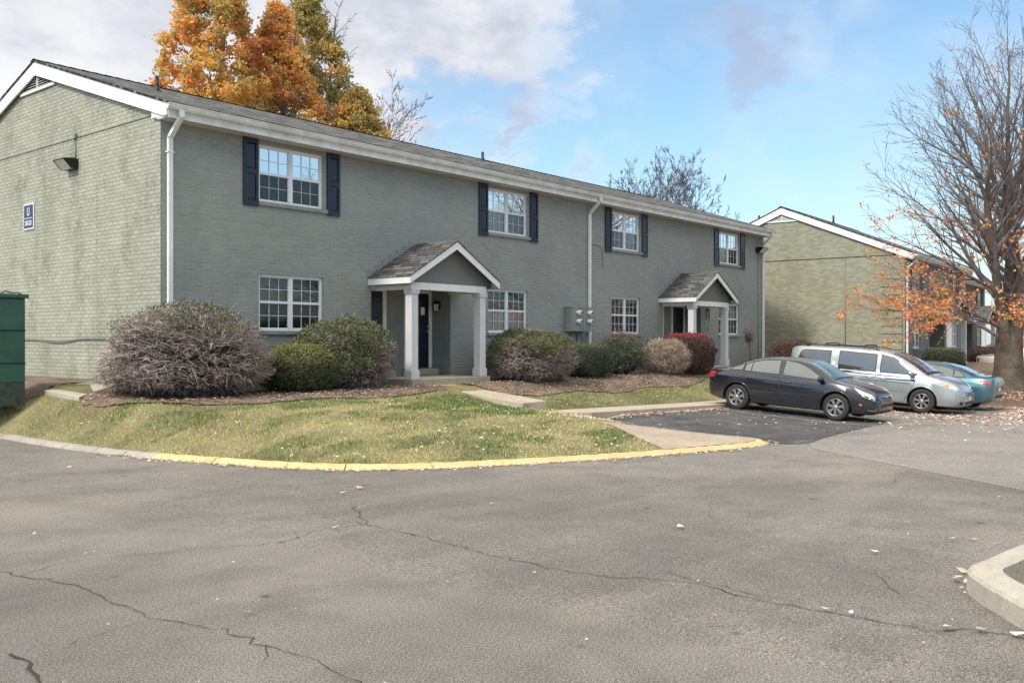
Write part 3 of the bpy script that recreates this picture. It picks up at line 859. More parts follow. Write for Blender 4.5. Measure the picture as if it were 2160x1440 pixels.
def make_block(name, label, cat_, L, yr, zb, zw, zpk, zband, loc, rz, wins, recs, spouts, mats, zeave, shut=True, oh=.38, zbase=None, xo=.13, quoin=False, group=None):
    """a two-storey brick block. local x along the front (0..L), local y into the block (0..2*yr); z absolute, root at zb"""
    root = empty(name, (loc[0], loc[1], zb), rz, label, cat_, group)
    off = (0, 0, -zb); D = 2*yr
    mg, mf = mats
    sl = (zpk-zeave)/(yr+oh)
    # front wall
    w = MB(); holes = []
    for (x0, x1, z0, z1, st) in wins: holes.append((x0, x1, z0, z1, .24, 1))
    for (x0, x1, z0, z1, dp) in recs: holes.append((x0, x1, z0, z1, dp, 2))
    wall_with_holes(w, 0, L, zb-.6, zw, holes, 0, .2)
    bw_ = MB(); bw_.quad((0,D,zb-.6),(L,D,zb-.6),(L,D,zw),(0,D,zw), 0); bw_.build('back_wall', mf, root, loc=off)
    w.build('front_wall', [mf, M['dark'], M['recess']], root, loc=off)
    # gable walls
    for xg, s in ((0, -1), (L, 1)):
        g = MB()
        zt = lambda y: zpk-.05-sl*abs(y-yr)
        low = [(.005, zb-.6), (D-.005, zb-.6), (D-.005, zband), (.005, zband)]
        hi = [(.005, zband), (D-.005, zband), (D-.005, zt(D)-.04), (yr, zt(yr)-.04), (.005, zt(0)-.04)]
        a = .115
        g.prism(low if s < 0 else low[::-1], 'x', xg+s*.012, xg-s*a)
        g.prism(hi if s < 0 else hi[::-1], 'x', xg-s*.0, xg-s*a)
        if quoin and s < 0:
            pass
        o = g.build('gable_wall', mg, root, loc=off)
        ln = MB(); ln.box(xg+s*.002, xg+s*.018, .02, D-.02, zband-.004, zband+(.012 if not quoin else .035)); ln.build('ledge', M['crack'] if s < 0 else mg, o)
    # roof
    r = MB(); th = .045; x0, x1 = -xo, L+xo
    for s in (-1, 1):
        ye = yr+s*(yr+oh+.03); zE = zpk-sl*(yr+oh+.03)
        nx = 26; ny = 8; vs = []; fs = []
        for i in range(nx+1):
            for j in range(ny+1):
                t = j/ny; yy = yr+(ye-yr)*t; zz = zpk+(zE-zpk)*t
                wv = .012*mnoise.noise(Vector((i*1.3, j*.9, s*5.))) * (1 if 0 < i < nx else 0) * (1 if 0 < j < ny else 0)
                vs.append((x0+(x1-x0)*i/nx, yy, zz+wv))
        for i in range(nx):
            for j in range(ny):
                q = i*(ny+1)+j; fs.append((q, q+1, q+ny+2, q+ny+1))
        r.add(vs, fs, 0, False)
        r.quad((x0,ye,zE),(x1,ye,zE),(x1,ye,zE-th),(x0,ye,zE-th))
        for xx in (x0, x1):
            r.quad((xx,yr,zpk),(xx,ye,zE),(xx,ye,zE-th),(xx,yr,zpk-th))
        r.quad((x0,yr,zpk-th),(x1,yr,zpk-th),(x1,ye,zE-th),(x0,ye,zE-th))
    ro = r.build('roof', M['roof'], root, loc=off)
    # ridge caps
    rc = MB(); nn = int((x1-x0)/.28)
    for k in range(nn):
        xa = x0+k*.28; xb = min(xa+.30, x1-.005)
        for s in (-1, 1):
            rc.add([(xa,yr,zpk+.030),(xb,yr,zpk+.018),(xb,yr+s*.15,zpk+.018-sl*.15),(xa,yr+s*.15,zpk+.030-sl*.15)], [(0,1,2,3)])
    rc.build('ridge_cap', M['roof'], ro)
    # rake boards
    for xg, s in ((0, -1), (L, 1)):
        rb = MB(); h = .27
        for q in (-1, 1):
            ye = yr+q*(yr+oh); zE = zpk-th-sl*(yr+oh)-.002
            poly = [(yr, zpk-th-.002), (ye, zE), (ye, zE-h+.05), (ye-q*.12, zE-h+.05), (yr, zpk-th-h-.03)]
            if q*s < 0: poly = poly[::-1]
            rb.prism(poly, 'x', xg+s*(xo-.02), xg+s*(xo-.055))
            # eave return box
            yb = 0 if q < 0 else D
            ya0, ya1 = sorted((yb+q*(oh-.001), yb-q*.24))
            rb.box(xg+s*.019, xg+s*(xo-.057), ya0, ya1, zw+.03, zE-.02)
            ya0, ya1 = sorted((yb+q*(oh-.001), yb-q*.06))
            rb.box(xg+s*.019, xg+s*(xo-.06), ya0, ya1, zw-.0, zw+.028)
        rb.build('rake_board', M['trim'], root, bevel=.004, loc=off)
        # louvred vent
        if s < 0:
            v = MB(); zv1 = zpk-th-h-.03; vz0 = zpk-.63; hwv = (zv1-vz0)/sl
            v.box(xg-.05, xg-.014, yr-hwv, yr+hwv, vz0-.06, vz0)
            v.box(xg-.045, xg-.015, yr-.018, yr+.018, vz0, zv1-.03)
            n = 5
            for k in range(n):
                z = vz0+.012+(zv1-vz0)*k/(n+.3); hh = (zv1-z)/sl*.97
                hh2 = (zv1-z-.035)/sl*.97
                if hh2 < 0: hh2 = .01
                v.add([(xg-.050,yr-hh,z),(xg-.050,yr+hh,z),(xg-.018,yr+hh2,z+.030),(xg-.018,yr-hh2,z+.030)], [(0,1,2,3)])
            vo = v.build('gable_vent', M['trim'], root, loc=off)
            bk = MB(); bk.prism([(yr-hwv, vz0), (yr+hwv, vz0), (yr, zv1)], 'x', xg-.004, xg-.010); bk.build('vent_backing', M['dark'], vo)
    # soffit, fascia, gutter (front and back)
    for q, yb in ((-1, 0), (1, D)):
        f = MB(); ye = yb+q*oh; zE = zpk-th-sl*(yr+oh)
        f.box(x0+.06, x1-.06, min(yb, ye), max(yb, ye), zw-.02, zw-.004)
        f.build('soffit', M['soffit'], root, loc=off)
        f2 = MB(); f2.box(x0+.06, x1-.06, min(ye, ye+q*.02), max(ye, ye+q*.02), zw-.03, zE-.004); f2.build('fascia', M['trimdirty'], root, loc=off)
        gt = MB(); ga = ye+q*.022
        prof = [(ga, zE-.005), (ga, zE-.12), (ga+q*.07, zE-.12), (ga+q*.10, zE-.07), (ga+q*.10, zE-.045), (ga+q*.118, zE-.03), (ga+q*.118, zE-.012), (ga+q*.108, zE-.012), (ga+q*.09, zE-.05), (ga+q*.01, zE-.05), (ga+q*.01, zE-.005)]
        gt.prism(prof if q < 0 else prof[::-1], 'x', x0-.005, x1+.005)
        gt.build('gutter', M['trimdirty'], root, loc=off)
    zE = zpk-th-sl*(yr+oh)
    for x, zbot in spouts: downspout(root, x, zE-.115, zbot, -oh-.085, off)
    for (a, b, c, d, st) in wins:
        make_window(root, L, a, b, c, d, st, 0, off)
        if st == 'up' and shut:
            make_shutter(root, a-.40, a-.035, c-.12, d+.085, 0, off); make_shutter(root, b+.085, b+.45, c-.12, d+.085, 0, off)
    return root, off

# --- first building
z_up, z_lo = (4.575, 5.785), (1.85, 3.05)
W1 = [(2.22, 3.93, *z_up, 'up'), (9.55, 11.25, *z_up, 'up'), (15.55, 17.25, *z_up, 'up'), (22.87, 24.57, *z_up, 'up'),
      (2.22, 3.93, *z_lo, 'ground'), (9.55, 11.25, *z_lo, 'ground'), (15.55, 17.25, *z_lo, 'wood'), (22.87, 24.57, *z_lo, 'curtain')]
REC = [(5.35, 8.07, .75, 2.985, .66), (18.73, 21.45, .75, 2.985, .66)]
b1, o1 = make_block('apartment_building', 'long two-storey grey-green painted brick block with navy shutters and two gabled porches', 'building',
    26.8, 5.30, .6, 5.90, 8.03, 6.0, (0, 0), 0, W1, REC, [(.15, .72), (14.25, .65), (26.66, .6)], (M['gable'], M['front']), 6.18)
for cx in (6.8, 20.0):
    make_porch(b1, cx, 1.57, 1.45, 3.12, 4.03, .75, o1)
    s = MB(); s.box(cx-1.36, cx+1.35, -1.30, .655, .38, .748); s.build('porch_slab', M['slab'], b1, bevel=.012, loc=o1)
for dx, nt in ((5.50, None), (7.12, (7.62, 2.30, .14, .20))):
    make_door(b1, dx, dx+.83, .92, 2.86, .655, o1, 'door', nt)
make_door(b1, 18.95+.02, 18.95+.85, .92, 2.86, .655, o1, 'door', (19.35, 2.05, .09, .09)); make_door(b1, 20.5, 21.33, .92, 2.86, .655, o1)
for xa in (7.0, 5.42, 18.85, 20.4):
    s = MB(); s.box(xa, xa+1.03, .36, .65, .749, .915); s.build('door_step', M['slab'], b1, bevel=.01, loc=o1)
# dark crack lines / plaster scars on front wall are left to the brick material
# vent pipes on the roof
def pipe_vent(root, x, y, z, h, r=.045, off=(0,0,0)):
    p = MB(); p.tube([(x,y,z-.1),(x,y,z+h)], r, 12); p.lathe([(r*2.4,-.02),(r*1.6,.05),(r*1.05,.12)], (x,y,z), 'z', 12)
    return p.build('vent_pipe', M['conduit'] if False else M['black'], root, loc=off)
pipe_vent(b1, .55+1.0, 2.9, 8.03-.328*(5.30-2.9), .34, off=o1)
pipe_vent(b1, 14.4, 4.5, 8.03-.328*(.80), .30, off=o1)
pipe_vent(b1, 24.2, 4.9, 8.03-.328*(.40), .22, off=o1)

# --- second building (turned 3.2 degrees) and third one behind it
a2 = R(3.2)
W2 = [(1.3, 2.6, 1.30, 2.58, 'ground'), (9.0, 10.3, 1.30, 2.58, 'ground'), (1.3, 2.6, 3.75, 4.95, 'up'), (9.0, 10.3, 3.75, 4.95, 'up')]
b2, o2 = make_block('apartment_building', 'sage green brick block standing forward of the long one, partly behind the autumn tree', 'building',
    11.6, 5.27, .30, 5.08, 7.64, 5.2, (30.95, -4.37), a2, W2, [(4.3, 7.3, .45, 2.62, .7)], [(.14, .35), (11.4, .4)], (M['gable2'], M['front2']), 5.28, quoin=True)
make_porch(b2, 5.8, 1.95, 1.15, 2.95, 3.75, .45, o2, 1.55, -.95, m_panel='gpanel')
for dx in (4.55, 6.2): make_door(b2, dx, dx+.85, .55, 2.5, .695, o2, 'door2')
s = MB(); s.box(4.0, 7.6, -1.1, .69, .1, .448); s.build('porch_slab', M['slab'], b2, loc=o2)
q = MB()
for k in range(11):
    q.box(-.020, -.0125, .12, .95, .9+k*.33, .925+k*.33)
q.box(-.02, -.0125, .10, .12, .5, 4.6)
q.build('quoin_joint', M['crack'], b2, loc=o2)
q = MB(); q.tube([(-.03,2.45,.4),(-.03,2.45,5.2)], .022, 6); q.build('conduit', M['conduit'], b2, loc=o2)
pipe_vent(b2, 1.4, 6.9, 7.66-.44*1.53, .55, off=o2); pipe_vent(b2, 1.6, 8.0, 7.66-.44*2.6, .3, off=o2); pipe_vent(b2, 2.0, 3.6, 7.66-.44*1.77, .45, off=o2)

W3 = [(1.3, 2.6, 1.30, 2.58, 'ground'), (9.0, 10.3, 1.30, 2.58, 'ground'), (1.3, 2.6, 3.75, 4.95, 'up'), (9.0, 10.3, 3.75, 4.95, 'up')]
b3, o3 = make_block('apartment_building', 'distant grey brick block with white porch columns at the far end of the row', 'building',
    11.6, 5.37, .30, 5.08, 7.66, 5.2, (47.5, -1.6), a2, W3, [(4.3, 7.3, .45, 2.62, .7)], [(.14, .35)], (M['gable2'], M['front2']), 5.28)
make_porch(b3, 5.8, 1.95, 1.5, 2.95, 3.75, .45, o3, 1.55, -1.3)

# ------------------------------------------------------------------ things on the walls
# sign U 200-203
sg = empty('building_sign', (-.02, 5.745, 4.505), 0, 'small navy and white sign reading U 200-203 on the gable brick', 'sign')
p = MB(); p.box(-.02, 0, -.27, .27, -.30, .30); pl = p.build('sign_plate', M['white'], sg, bevel=.004)
p = MB(); p.box(-.024, -.0205, -.235, .235, -.265, .265); p.build('navy_field', M['navysign'], sg)
p = MB(); p.box(-.0275, -.0245, -.20, .20, -.045, -.030); p.build('divider', M['white'], sg)
def text(body, size, loc, rot, mat, parent, name='lettering', sx=1.0):
    c = bpy.data.curves.new('txt', 'FONT'); c.body = body; c.size = size; c.align_x = 'CENTER'; c.align_y = 'CENTER'; c.extrude = .001; c.offset = .004
    o = bpy.data.objects.new('txt', c); COL.objects.link(o)
    dg = bpy.context.evaluated_depsgraph_get(); me = bpy.data.meshes.new_from_object(o.evaluated_get(dg))
    bpy.data.objects.remove(o)
    me.materials.clear(); me.materials.append(mat)
    t = bpy.data.objects.new(name, me); link(t, parent); t.location = loc; t.rotation_euler = rot; t.scale = (sx, 1, 1)
    return t
text('U', .27, (-.027, 0, .105), (R(90), 0, R(-90)), M['white'], sg, sx=.75)
text('200-203', .155, (-.027, 0, -.155), (R(90), 0, R(-90)), M['white'], sg, sx=.68)

def wall_pack(name, loc, rz, label):
    """wedge flood light; local -x is outward"""
    r = empty(name, loc, rz, label, 'wall light', 'wall flood lights')
    h = MB()
    h.prism([(-.235,0),(.235,0),(.235,.22),(-.235,.22)], 'x', -.07, 0)
    # hood over the lens
    v = [(-.33,-.235,.20),(-.33,.235,.20),(-.07,.235,.235),(-.07,-.235,.235),(-.33,-.235,.18),(-.33,.235,.18),(-.07,.235,.20),(-.07,-.235,.20)]
    h.add(v, [(0,1,2,3),(4,7,6,5),(0,4,5,1),(0,3,7,4),(1,5,6,2)])
    for s in (-.235, .23):
        h.prism([(-.33,.18),(-.07,.2),(-.07,0),(-.16,0)], 'y', s, s+.005)
    h.build('housing', M['black'], r, bevel=.004)
    l = MB(); l.add([(-.315,-.225,.178),(-.315,.225,.178),(-.15,.225,.005),(-.15,-.225,.005),(-.08,-.225,.005),(-.08,.225,.005),(-.08,-.225,.178),(-.08,.225,.178)],
        [(0,1,2,3),(3,2,5,4),(0,3,4,6),(1,7,5,2)])
    l.build('lens', M['lens'], r); return r
wall_pack('wall_light', (-.02, 3.58, 5.33), 0, 'wedge-shaped flood light on the gable wall of the long block')
wall_pack('wall_light', (26.28, -.012, 5.20), R(90), 'wedge-shaped flood light high on the front wall beside the far downspout')
mb = MB(); mb.tube([(-.03,3.45,5.57),(-.03,3.45,5.8),(-.028,3.50,6.02)], .012, 8); mb.box(-.05,-.013,3.42,3.52,6.0,6.1)
tag(mb.build('conduit', M['conduit']), 'short conduit rising from the gable flood light to the ledge', 'conduit')
mb = MB(); mb.tube([(26.25,-.03,5.2),(26.25,-.03,.7)], .014, 8); tag(mb.build('conduit', M['conduit']), 'long thin conduit running down the front wall below the far flood light', 'conduit')
# sagging cable on gable
pts = []
for i in range(40):
    y = 1.3+i*.16; pts.append((-.035, y, 1.66-.07*max(0, math.sin((y-3.4)*1.55))*(1 if 3.4 < y < 5.4 else 0)+.01*math.sin(y*3)))
mb = MB(); mb.tube(pts, .012, 6); mb.tube([(p[0]-.004, p[1], p[2]+.02-.3*(p[2]-1.66)) for p in pts], .009, 6)
tag(mb.build('cable', M['conduit']), 'slack grey cable strung low across the gable brick', 'cable')
# loose wire by the middle downspout
mb = MB(); mb.tube([(14.33,-.01,4.62),(14.8,-.012,4.62),(15.0,-.012,4.5),(15.02,-.012,3.9)], .006, 5)
tag(mb.build('wire', M['black']), 'thin black wire on the brick right of the middle downspout', 'wire')

def lantern(loc, rz, label):
    r = empty('porch_lantern', loc, rz, label, 'wall lantern', 'porch lanterns')
    f = MB(); f.box(-.0,-.02,-.05,.05,-.02,.16); f.tube([(-.02,0,.12),(-.08,0,.16),(-.13,0,.15)], .01, 8)
    f.lathe([(0,.20),(.03,.17),(.085,.10),(.09,.085),(0,.085)], (-.13,0,0), 'z', 6, smooth=False)
    f.lathe([(0,-.13),(.05,-.12),(.055,-.10),(0,-.10)], (-.13,0,0), 'z', 6, smooth=False)
    for k in range(6):
        t = k*math.pi/3; f.tube([(-.13+.055*math.cos(t),.055*math.sin(t),-.10),(-.13+.082*math.cos(t),.082*math.sin(t),.088)], .006, 5)
    f.build('lantern_frame', M['black'], r)
    g = MB(); g.lathe([(.05,-.10),(.076,.085)], (-.13,0,0), 'z', 6, smooth=False); g.build('lantern_glass', M['lens'], r)
lantern((8.065, .40, 2.50), 0, 'black carriage lantern in the nearer porch beside its door')
lantern((21.445, .40, 2.50), 0, 'black carriage lantern in the farther porch beside its door')

# meter cabinet
mt = empty('meter_cabinet', (13.55, -.0, 1.86), 0, 'grey cabinet with four round electricity meters beside the middle downspout', 'electricity meters')
p = MB(); p.box(-.55,.44,-.30,-.01,.05,.76); p.box(-.57,.46,-.31,-.005,.761,.785); p.build('cabinet', M['meterbox'], mt, bevel=.006)
p = MB()
for xx in (-.12, .03, .18): p.box(xx, xx+.006, -.304,-.2995, .06, .75)
p.build('cabinet_seam', M['crack'], mt)
for xx in (-.25, .32):
    for zz in (.60, .34):
        g = MB(); g.lathe([(.088,0),(.088,-.03),(.078,-.035)], (xx,-.30,zz), 'y', 24)
        mo = g.build('meter', M['metal'], mt)
        g = MB(); g.lathe([(.076,-.032),(.076,-.10),(.06,-.125),(0,-.13)], (xx,-.30,zz), 'y', 24); g.build('meter_dome', M['meterglass'], mo)
        g = MB(); g.box(xx-.05,xx+.05,-.438,-.432,zz-.005,zz+.03); g.build('meter_dial', M['black'], mo)
p = MB(); p.tube([(-.05,-.16,.0),(-.05,-.16,-1.2)], .035, 10); p.tube([(.42,-.12,.0),(.42,-.12,-1.2)], .022, 8); p.box(-.35,.1,-.12,-.02,-1.1,-.01); p.build('conduit_pipe', M['conduit'], mt)

# wind chime at farther porch
wc = empty('wind_chime', (21.80+.0, -.05, 2.85), 0, 'dark metal wind chime hanging on the brick beside the farther porch', 'wind chime')
p = MB(); p.tube([(0,.04,.05),(0,-.06,.05)], .008, 6); p.lathe([(0,0),(.03,-.03),(.10,-.13),(.11,-.14),(0,-.14)], (0,-.06,.03), 'z', 10)
p.tube([(-.05,-.06,.03),(-.03,-.06,.10),(.03,-.06,.10),(.05,-.06,.03)], .01, 5); p.build('chime_top', M['black'], wc)
p = MB()
for k in range(5):
    t = k*1.257; a, b = .06*math.cos(t), .06*math.sin(t)
    p.tube([(a,-.06+b,-.1),(a,-.06+b,-.36-.04*k)], .009, 5)
p.tube([(0,-.06,-.1),(.01,-.06,-.72)], .004, 4); p.box(-.01,.03,-.065,-.055,-.85,-.72)
p.build('chime_tube', M['black'], wc)

# green cabinet at left
gc = empty('green_cabinet', (-2.62, 1.35, .72), 0, 'tall dark green metal cabinet cut by the left edge, in front of the gable', 'utility cabinet')
p = MB(); p.box(-.48, .48, -.45, .45, .17, 1.68)
cb = p.build('cabinet_body', M['green'], gc, bevel=.015)
p = MB(); p.box(-.51,.53,-.49,.49,1.685,1.76); p.build('lid', M['green'], gc, bevel=.012)
p = MB(); p.box(-.475,.475,-.445,.445,-.25,.168); p.build('skirt', M['greendirt'], gc)
p = MB()
for zz in (1.09, .50): p = MB(); p.box(-.485,.485,-.455,.455,zz,zz+.022); p.build('panel_joint', M['dark'], gc)
p = MB(); p.tube([(.1,-.35,1.77),(.2,-.3,1.81),(.3,-.35,1.78),(.4,-.3,1.79),(.48,-.3,1.765)], .012, 6); p.build('loose_strap', M['black'], gc)

# ------------------------------------------------------------------ cars
def pch(xs, ys):
    xs = np.array(xs, float); ys = np.array(ys, float)
    h = np.diff(xs); d = np.diff(ys)/h; m = np.zeros(len(xs)); m[0] = d[0]; m[-1] = d[-1]
    for i in range(1, len(xs)-1):
        if d[i-1]*d[i] > 0:
            w1 = 2*h[i]+h[i-1]; w2 = h[i]+2*h[i-1]; m[i] = (w1+w2)/(w1/d[i-1]+w2/d[i])
    def f(x):
        x = min(max(x, xs[0]), xs[-1]); i = min(max(int(np.searchsorted(xs, x))-1, 0), len(xs)-2)
        t = (x-xs[i])/h[i]; a = 2*t**3-3*t**2+1; b = t**3-2*t**2+t; c = -2*t**3+3*t**2; e = t**3-t**2
        return float(a*ys[i]+b*h[i]*m[i]+c*ys[i+1]+e*h[i]*m[i+1])
    return f

class Car:
    """body lofted from stations: rows (x, zbot, wlow, wmax, zsh, wsh, zre, wre, ztop)"""
    def __init__(s, name, label, cat_, loc, rz, pitch, rows, wheels, wr, paint, crease=.02, welly=None):
        s.root = empty(name, loc, rz, label, cat_); s.root.rotation_euler = (0, pitch, rz)
        s.paint = paint
        rows = sorted(rows); xs = [r[0] for r in rows]; F = [pch(xs, [r[i] for r in rows]) for i in range(1, 9)]
        st = sorted(set(list(np.round(np.linspace(xs[0], xs[-1], 74), 4))+[xs[0]+.02, xs[0]+.05, xs[-1]-.02, xs[-1]-.05]))
        V = []; K = None
        for x in st:
            zb, wl, wm, zs, ws, ze, we, zt = [f(x) for f in F]
            zm = zb+(zs-zb)*.42; zm2 = zb+(zs-zb)*.62
            half = [(0, zb), (wl*.8, zb), (wl, zb+.02), (wl+(wm-wl)*.6, zb+.05), (wm-.012, zb+(zm-zb)*.55), (wm, zm), (wm-.003, zm2), (wm-.010, zs-(zs-zb)*.17), (ws+.012, zs-.055), (ws, zs-.012), (ws-.018, zs+.008)]
            for k in (.25, .5, .75):   # greenhouse side with slight tumble curve
                yy = (ws-.018)+(we-(ws-.018))*k + .022*math.sin(math.pi*k)*min(1, (ze-zs)/.3)
                half.append((yy, zs+.008+(ze-zs-.008)*k))
            half += [(we, ze), (we*.90, ze+(zt-ze)*.42), (we*.66, ze+(zt-ze)*.78), (we*.33, ze+(zt-ze)*.95), (0, zt)]
            ring = [(x, y, z) for y, z in half] + [(x, -y, z) for y, z in half[1:-1][::-1]]
            K = len(ring); V += ring
        n = len(st); Fc = []
        for i in range(n-1):
            for k in range(K):
                k2 = (k+1) % K; Fc.append((i*K+k, i*K+k2, (i+1)*K+k2, (i+1)*K+k))
        hK = K//2
        for base, rev in ((0, False), ((n-1)*K, True)):     # caps as strips
            for k in range(hK):
                a, b = base+k, base+k+1; c, d = base+(K-k-1) % K, base+(K-k) % K
                f = (a, b, c, d) if k > 0 and k < hK-1 else ((a, b, c) if k == 0 else (a, b, d))
                f = tuple(dict.fromkeys(f)); Fc.append(f[::-1] if rev else f)
        me = bpy.data.meshes.new('body'); me.from_pydata(V, [], Fc)
        bm = bmesh.new(); bm.from_mesh(me); bmesh.ops.remove_doubles(bm, verts=bm.verts, dist=1e-4)
        bmesh.ops.recalc_face_normals(bm, faces=bm.faces)
        s.bvh = BVHTree.FromBMesh(bm)
        bm.to_mesh(me); bm.free()
        body = bpy.data.objects.new('body', me); COL.objects.link(body)
        me.materials.append(paint); me.materials.append(M['rubber'])
        # wheel wells
        cut = MB()
        for wx in wheels:
            for sgn in (-1, 1):
                wy = F[2](wx)
                y0, y1 = sorted((sgn*(wy-.36), sgn*(wy+.12)))
                r = wr+.052; N = 40; pr = []
                for k in range(N): pr.append((wx+r*math.cos(2*math.pi*k/N)*1.03, wr+.01+r*math.sin(2*math.pi*k/N)))
                cut.prism(pr, 'y', y0, y1, 1)
        co = cut.build('cut', [M['rubber'], M['rubber']])
        md = body.modifiers.new('c', 'BOOLEAN'); md.object = co; md.operation = 'DIFFERENCE'; md.solver = 'EXACT'; md.use_self = False
        try: md.material_mode = 'TRANSFER'
        except Exception: pass
        dg = bpy.context.evaluated_depsgraph_get(); me2 = bpy.data.meshes.new_from_object(body.evaluated_get(dg))
        bpy.data.objects.remove(body); bpy.data.objects.remove(co)
        me2.name = 'body'
        me2.shade_smooth()
        try: me2.set_sharp_from_angle(angle=R(38))
        except Exception: pass
        b = bpy.data.objects.new('body', me2); link(b, s.root); s.body = b
        s.F = F; s.wr = wr
        # arch lips
        for wx in wheels:
            for sgn in (-1, 1):
                pts = []
                for k in range(25):
                    t = math.pi*(-.06+1.12*k/24); r = wr+.060
                    q = s.cast((wx+r*1.03*math.cos(t), 2*sgn, wr+.01+r*math.sin(t)), (0, -sgn, 0), .000)
                    if q: pts.append(q[0])
                if len(pts) > 5:
                    m_ = MB(); m_.tube(pts, .014, 6); m_.build('arch_lip', paint, s.body)
        # dark cockpit underbody
    def cast(s, o, d, off=.003):
        h = s.bvh.ray_cast(Vector(o), Vector(d).normalized())
        if h[0] is None: return None
        n = h[1]
        if n.dot(Vector(d)) > 0: n = -n
        return h[0]+n*off, n
    def patch(s, poly, U, Vv, D, O=(0,0,0), off=.004, mat=None, name='panel', parent=None, sp=.05, curve=4, thick=0.):
        """project a 2-d outline on the body along D"""
        if curve: poly = cat(list(poly)+[poly[0]], curve)[:-1]
        U = Vector(U); Vv = Vector(Vv); D = Vector(D); O = Vector(O)
        op = []
        for i in range(len(poly)):
            a = Vector(poly[i]); b = Vector(poly[(i+1) % len(poly)]); n = max(1, int((b-a).length/sp))
            for k in range(n): op.append(tuple(a+(b-a)*k/n))
        xs = [p[0] for p in op]; ys = [p[1] for p in op]
        gx, gy = np.meshgrid(np.arange(min(xs)+sp/2, max(xs), sp), np.arange(min(ys)+sp/2, max(ys), sp)); gx = gx.ravel(); gy = gy.ravel()
        ins = np.zeros(gx.shape, bool)
        for i in range(len(op)):
            x1, y1 = op[i]; x2, y2 = op[(i+1) % len(op)]
            if y1 == y2: continue
            ins ^= ((y1 > gy) != (y2 > gy)) & (gx < (x2-x1)*(gy-y1)/(y2-y1)+x1)
        pts = [Vector(p) for p in op]
        if ins.any():
            d, _, _ = dist_poly(gx, gy, op+[op[0]]); k = ins & (d > sp*.3); pts += [Vector((a, b)) for a, b in zip(gx[k], gy[k])]
        res = delaunay_2d_cdt(pts, [], [list(range(len(op)))], 1, 1e-6)
        vs = []; ok = []
        for v in res[0]:
            q = s.cast(O+U*v.x+Vv*v.y-D.normalized()*4, D, off)
            if q is None: vs.append((0, 0, 0)); ok.append(False)
            else: vs.append(tuple(q[0])); ok.append(True)
        fs = [tuple(f) for f in res[2] if all(ok[i] for i in f)]
        used = sorted({i for f in fs for i in f}); mp = {a: i for i, a in enumerate(used)}
        mb = MB(); mb.add([vs[i] for i in used], [tuple(mp[i] for i in f) for f in fs], 0, True)
        return mb.build(name, mat or s.paint, parent or s.root)
    def side(s, poly, sgn, **kw):
        return s.patch(poly, (1,0,0), (0,0,1), (0,-sgn,0), (0,0,0), **kw)
    def line(s, pts, sgn, w=.007, mat=None, name='seam', parent=None, off=.0015, curve=5):
        pts = cat(pts, curve) if curve else pts
        mb = MB(); out = []
        for p in resample(pts, .04):
            q = s.cast((p[0], 3*sgn, p[1]), (0,-sgn,0), off)
            if q: out.append(q)
        vs = []; fs = []
        for i, (p, n) in enumerate(out):
            t = (out[min(i+1, len(out)-1)][0]-out[max(i-1, 0)][0]).normalized(); a = t.cross(n).normalized()*w/2
            vs += [p-a, p+a]
        for i in range(len(out)-1): fs.append((2*i, 2*i+1, 2*i+3, 2*i+2))
        mb.add(vs, fs); return mb.build(name, mat or M['dark'], parent or s.body)

def grow_poly(poly, d):
    c = Vector((sum(p[0] for p in poly)/len(poly), sum(p[1] for p in poly)/len(poly)))
    out = []
    n = len(poly)
    area = sum(poly[i][0]*poly[(i+1) % n][1]-poly[(i+1) % n][0]*poly[i][1] for i in range(n))
    s = 1 if area > 0 else -1
    for i in range(n):
        a = Vector(poly[i-1]); b = Vector(poly[i]); e = Vector(poly[(i+1) % n])
        t1 = (b-a).normalized(); t2 = (e-b).normalized(); n1 = Vector((t1.y, -t1.x))*s; n2 = Vector((t2.y, -t2.x))*s
        m = (n1+n2); m = m/max(.5, m.length**2/2) if m.length > 1e-6 else n1
        out.append(tuple(b+m*d))
    return out

M['carglass'] = None
def m_carglass(name, tint, base=.5):
    t = NT(name)
    p = t.pbr(tint, .03, 0, .9); p.inputs['Coat Weight'].default_value = base; p.inputs['Coat Roughness'].default_value = .01; p.inputs['IOR'].default_value = 1.7
    return t.mat
M['cg_dark'] = m_carglass('tinted_glass', (.05,.047,.04), 1.0)
M['cg_light'] = m_carglass('clear_car_glass', (.085,.097,.085), 1.0)
M['cg_ws'] = m_carglass('windscreen_glass', (.07,.16,.18), 1.0)
M['navy'] = m_paintcar('navy_paint', (.020,.023,.033), .35, .2)
M['silver'] = m_paintcar('silver_paint', (.42,.45,.45), .55, .28)
M['teal'] = m_paintcar('blue_paint', (.075,.18,.22), .5, .25)
M['cream'] = m_paintcar('cream_paint', (.62,.58,.50), .0, .3)
M['chrome'] = m_simple('chrome', (.72,.72,.74), .12, metal=1., var=.03)
M['alloy'] = m_simple('alloy', (.50,.50,.50), .3, metal=.8, var=.06)
M['alloyd'] = m_simple('rim_shadow', (.035,.035,.036), .6)
M['lampw'] = m_simple('headlamp', (.60,.62,.62), .12, metal=.5, var=.45, nscale=30)
M['lampr'] = m_simple('tail_lamp', (.50,.02,.025), .15, spec=.8, var=.2, nscale=20)
M['lampo'] = m_simple('marker_lamp', (.85,.22,.02), .25, var=.1)
M['plastic'] = m_simple('black_plastic', (.018,.018,.02), .5)
M['gold'] = m_simple('badge_gold', (.75,.55,.12), .3, metal=.6)

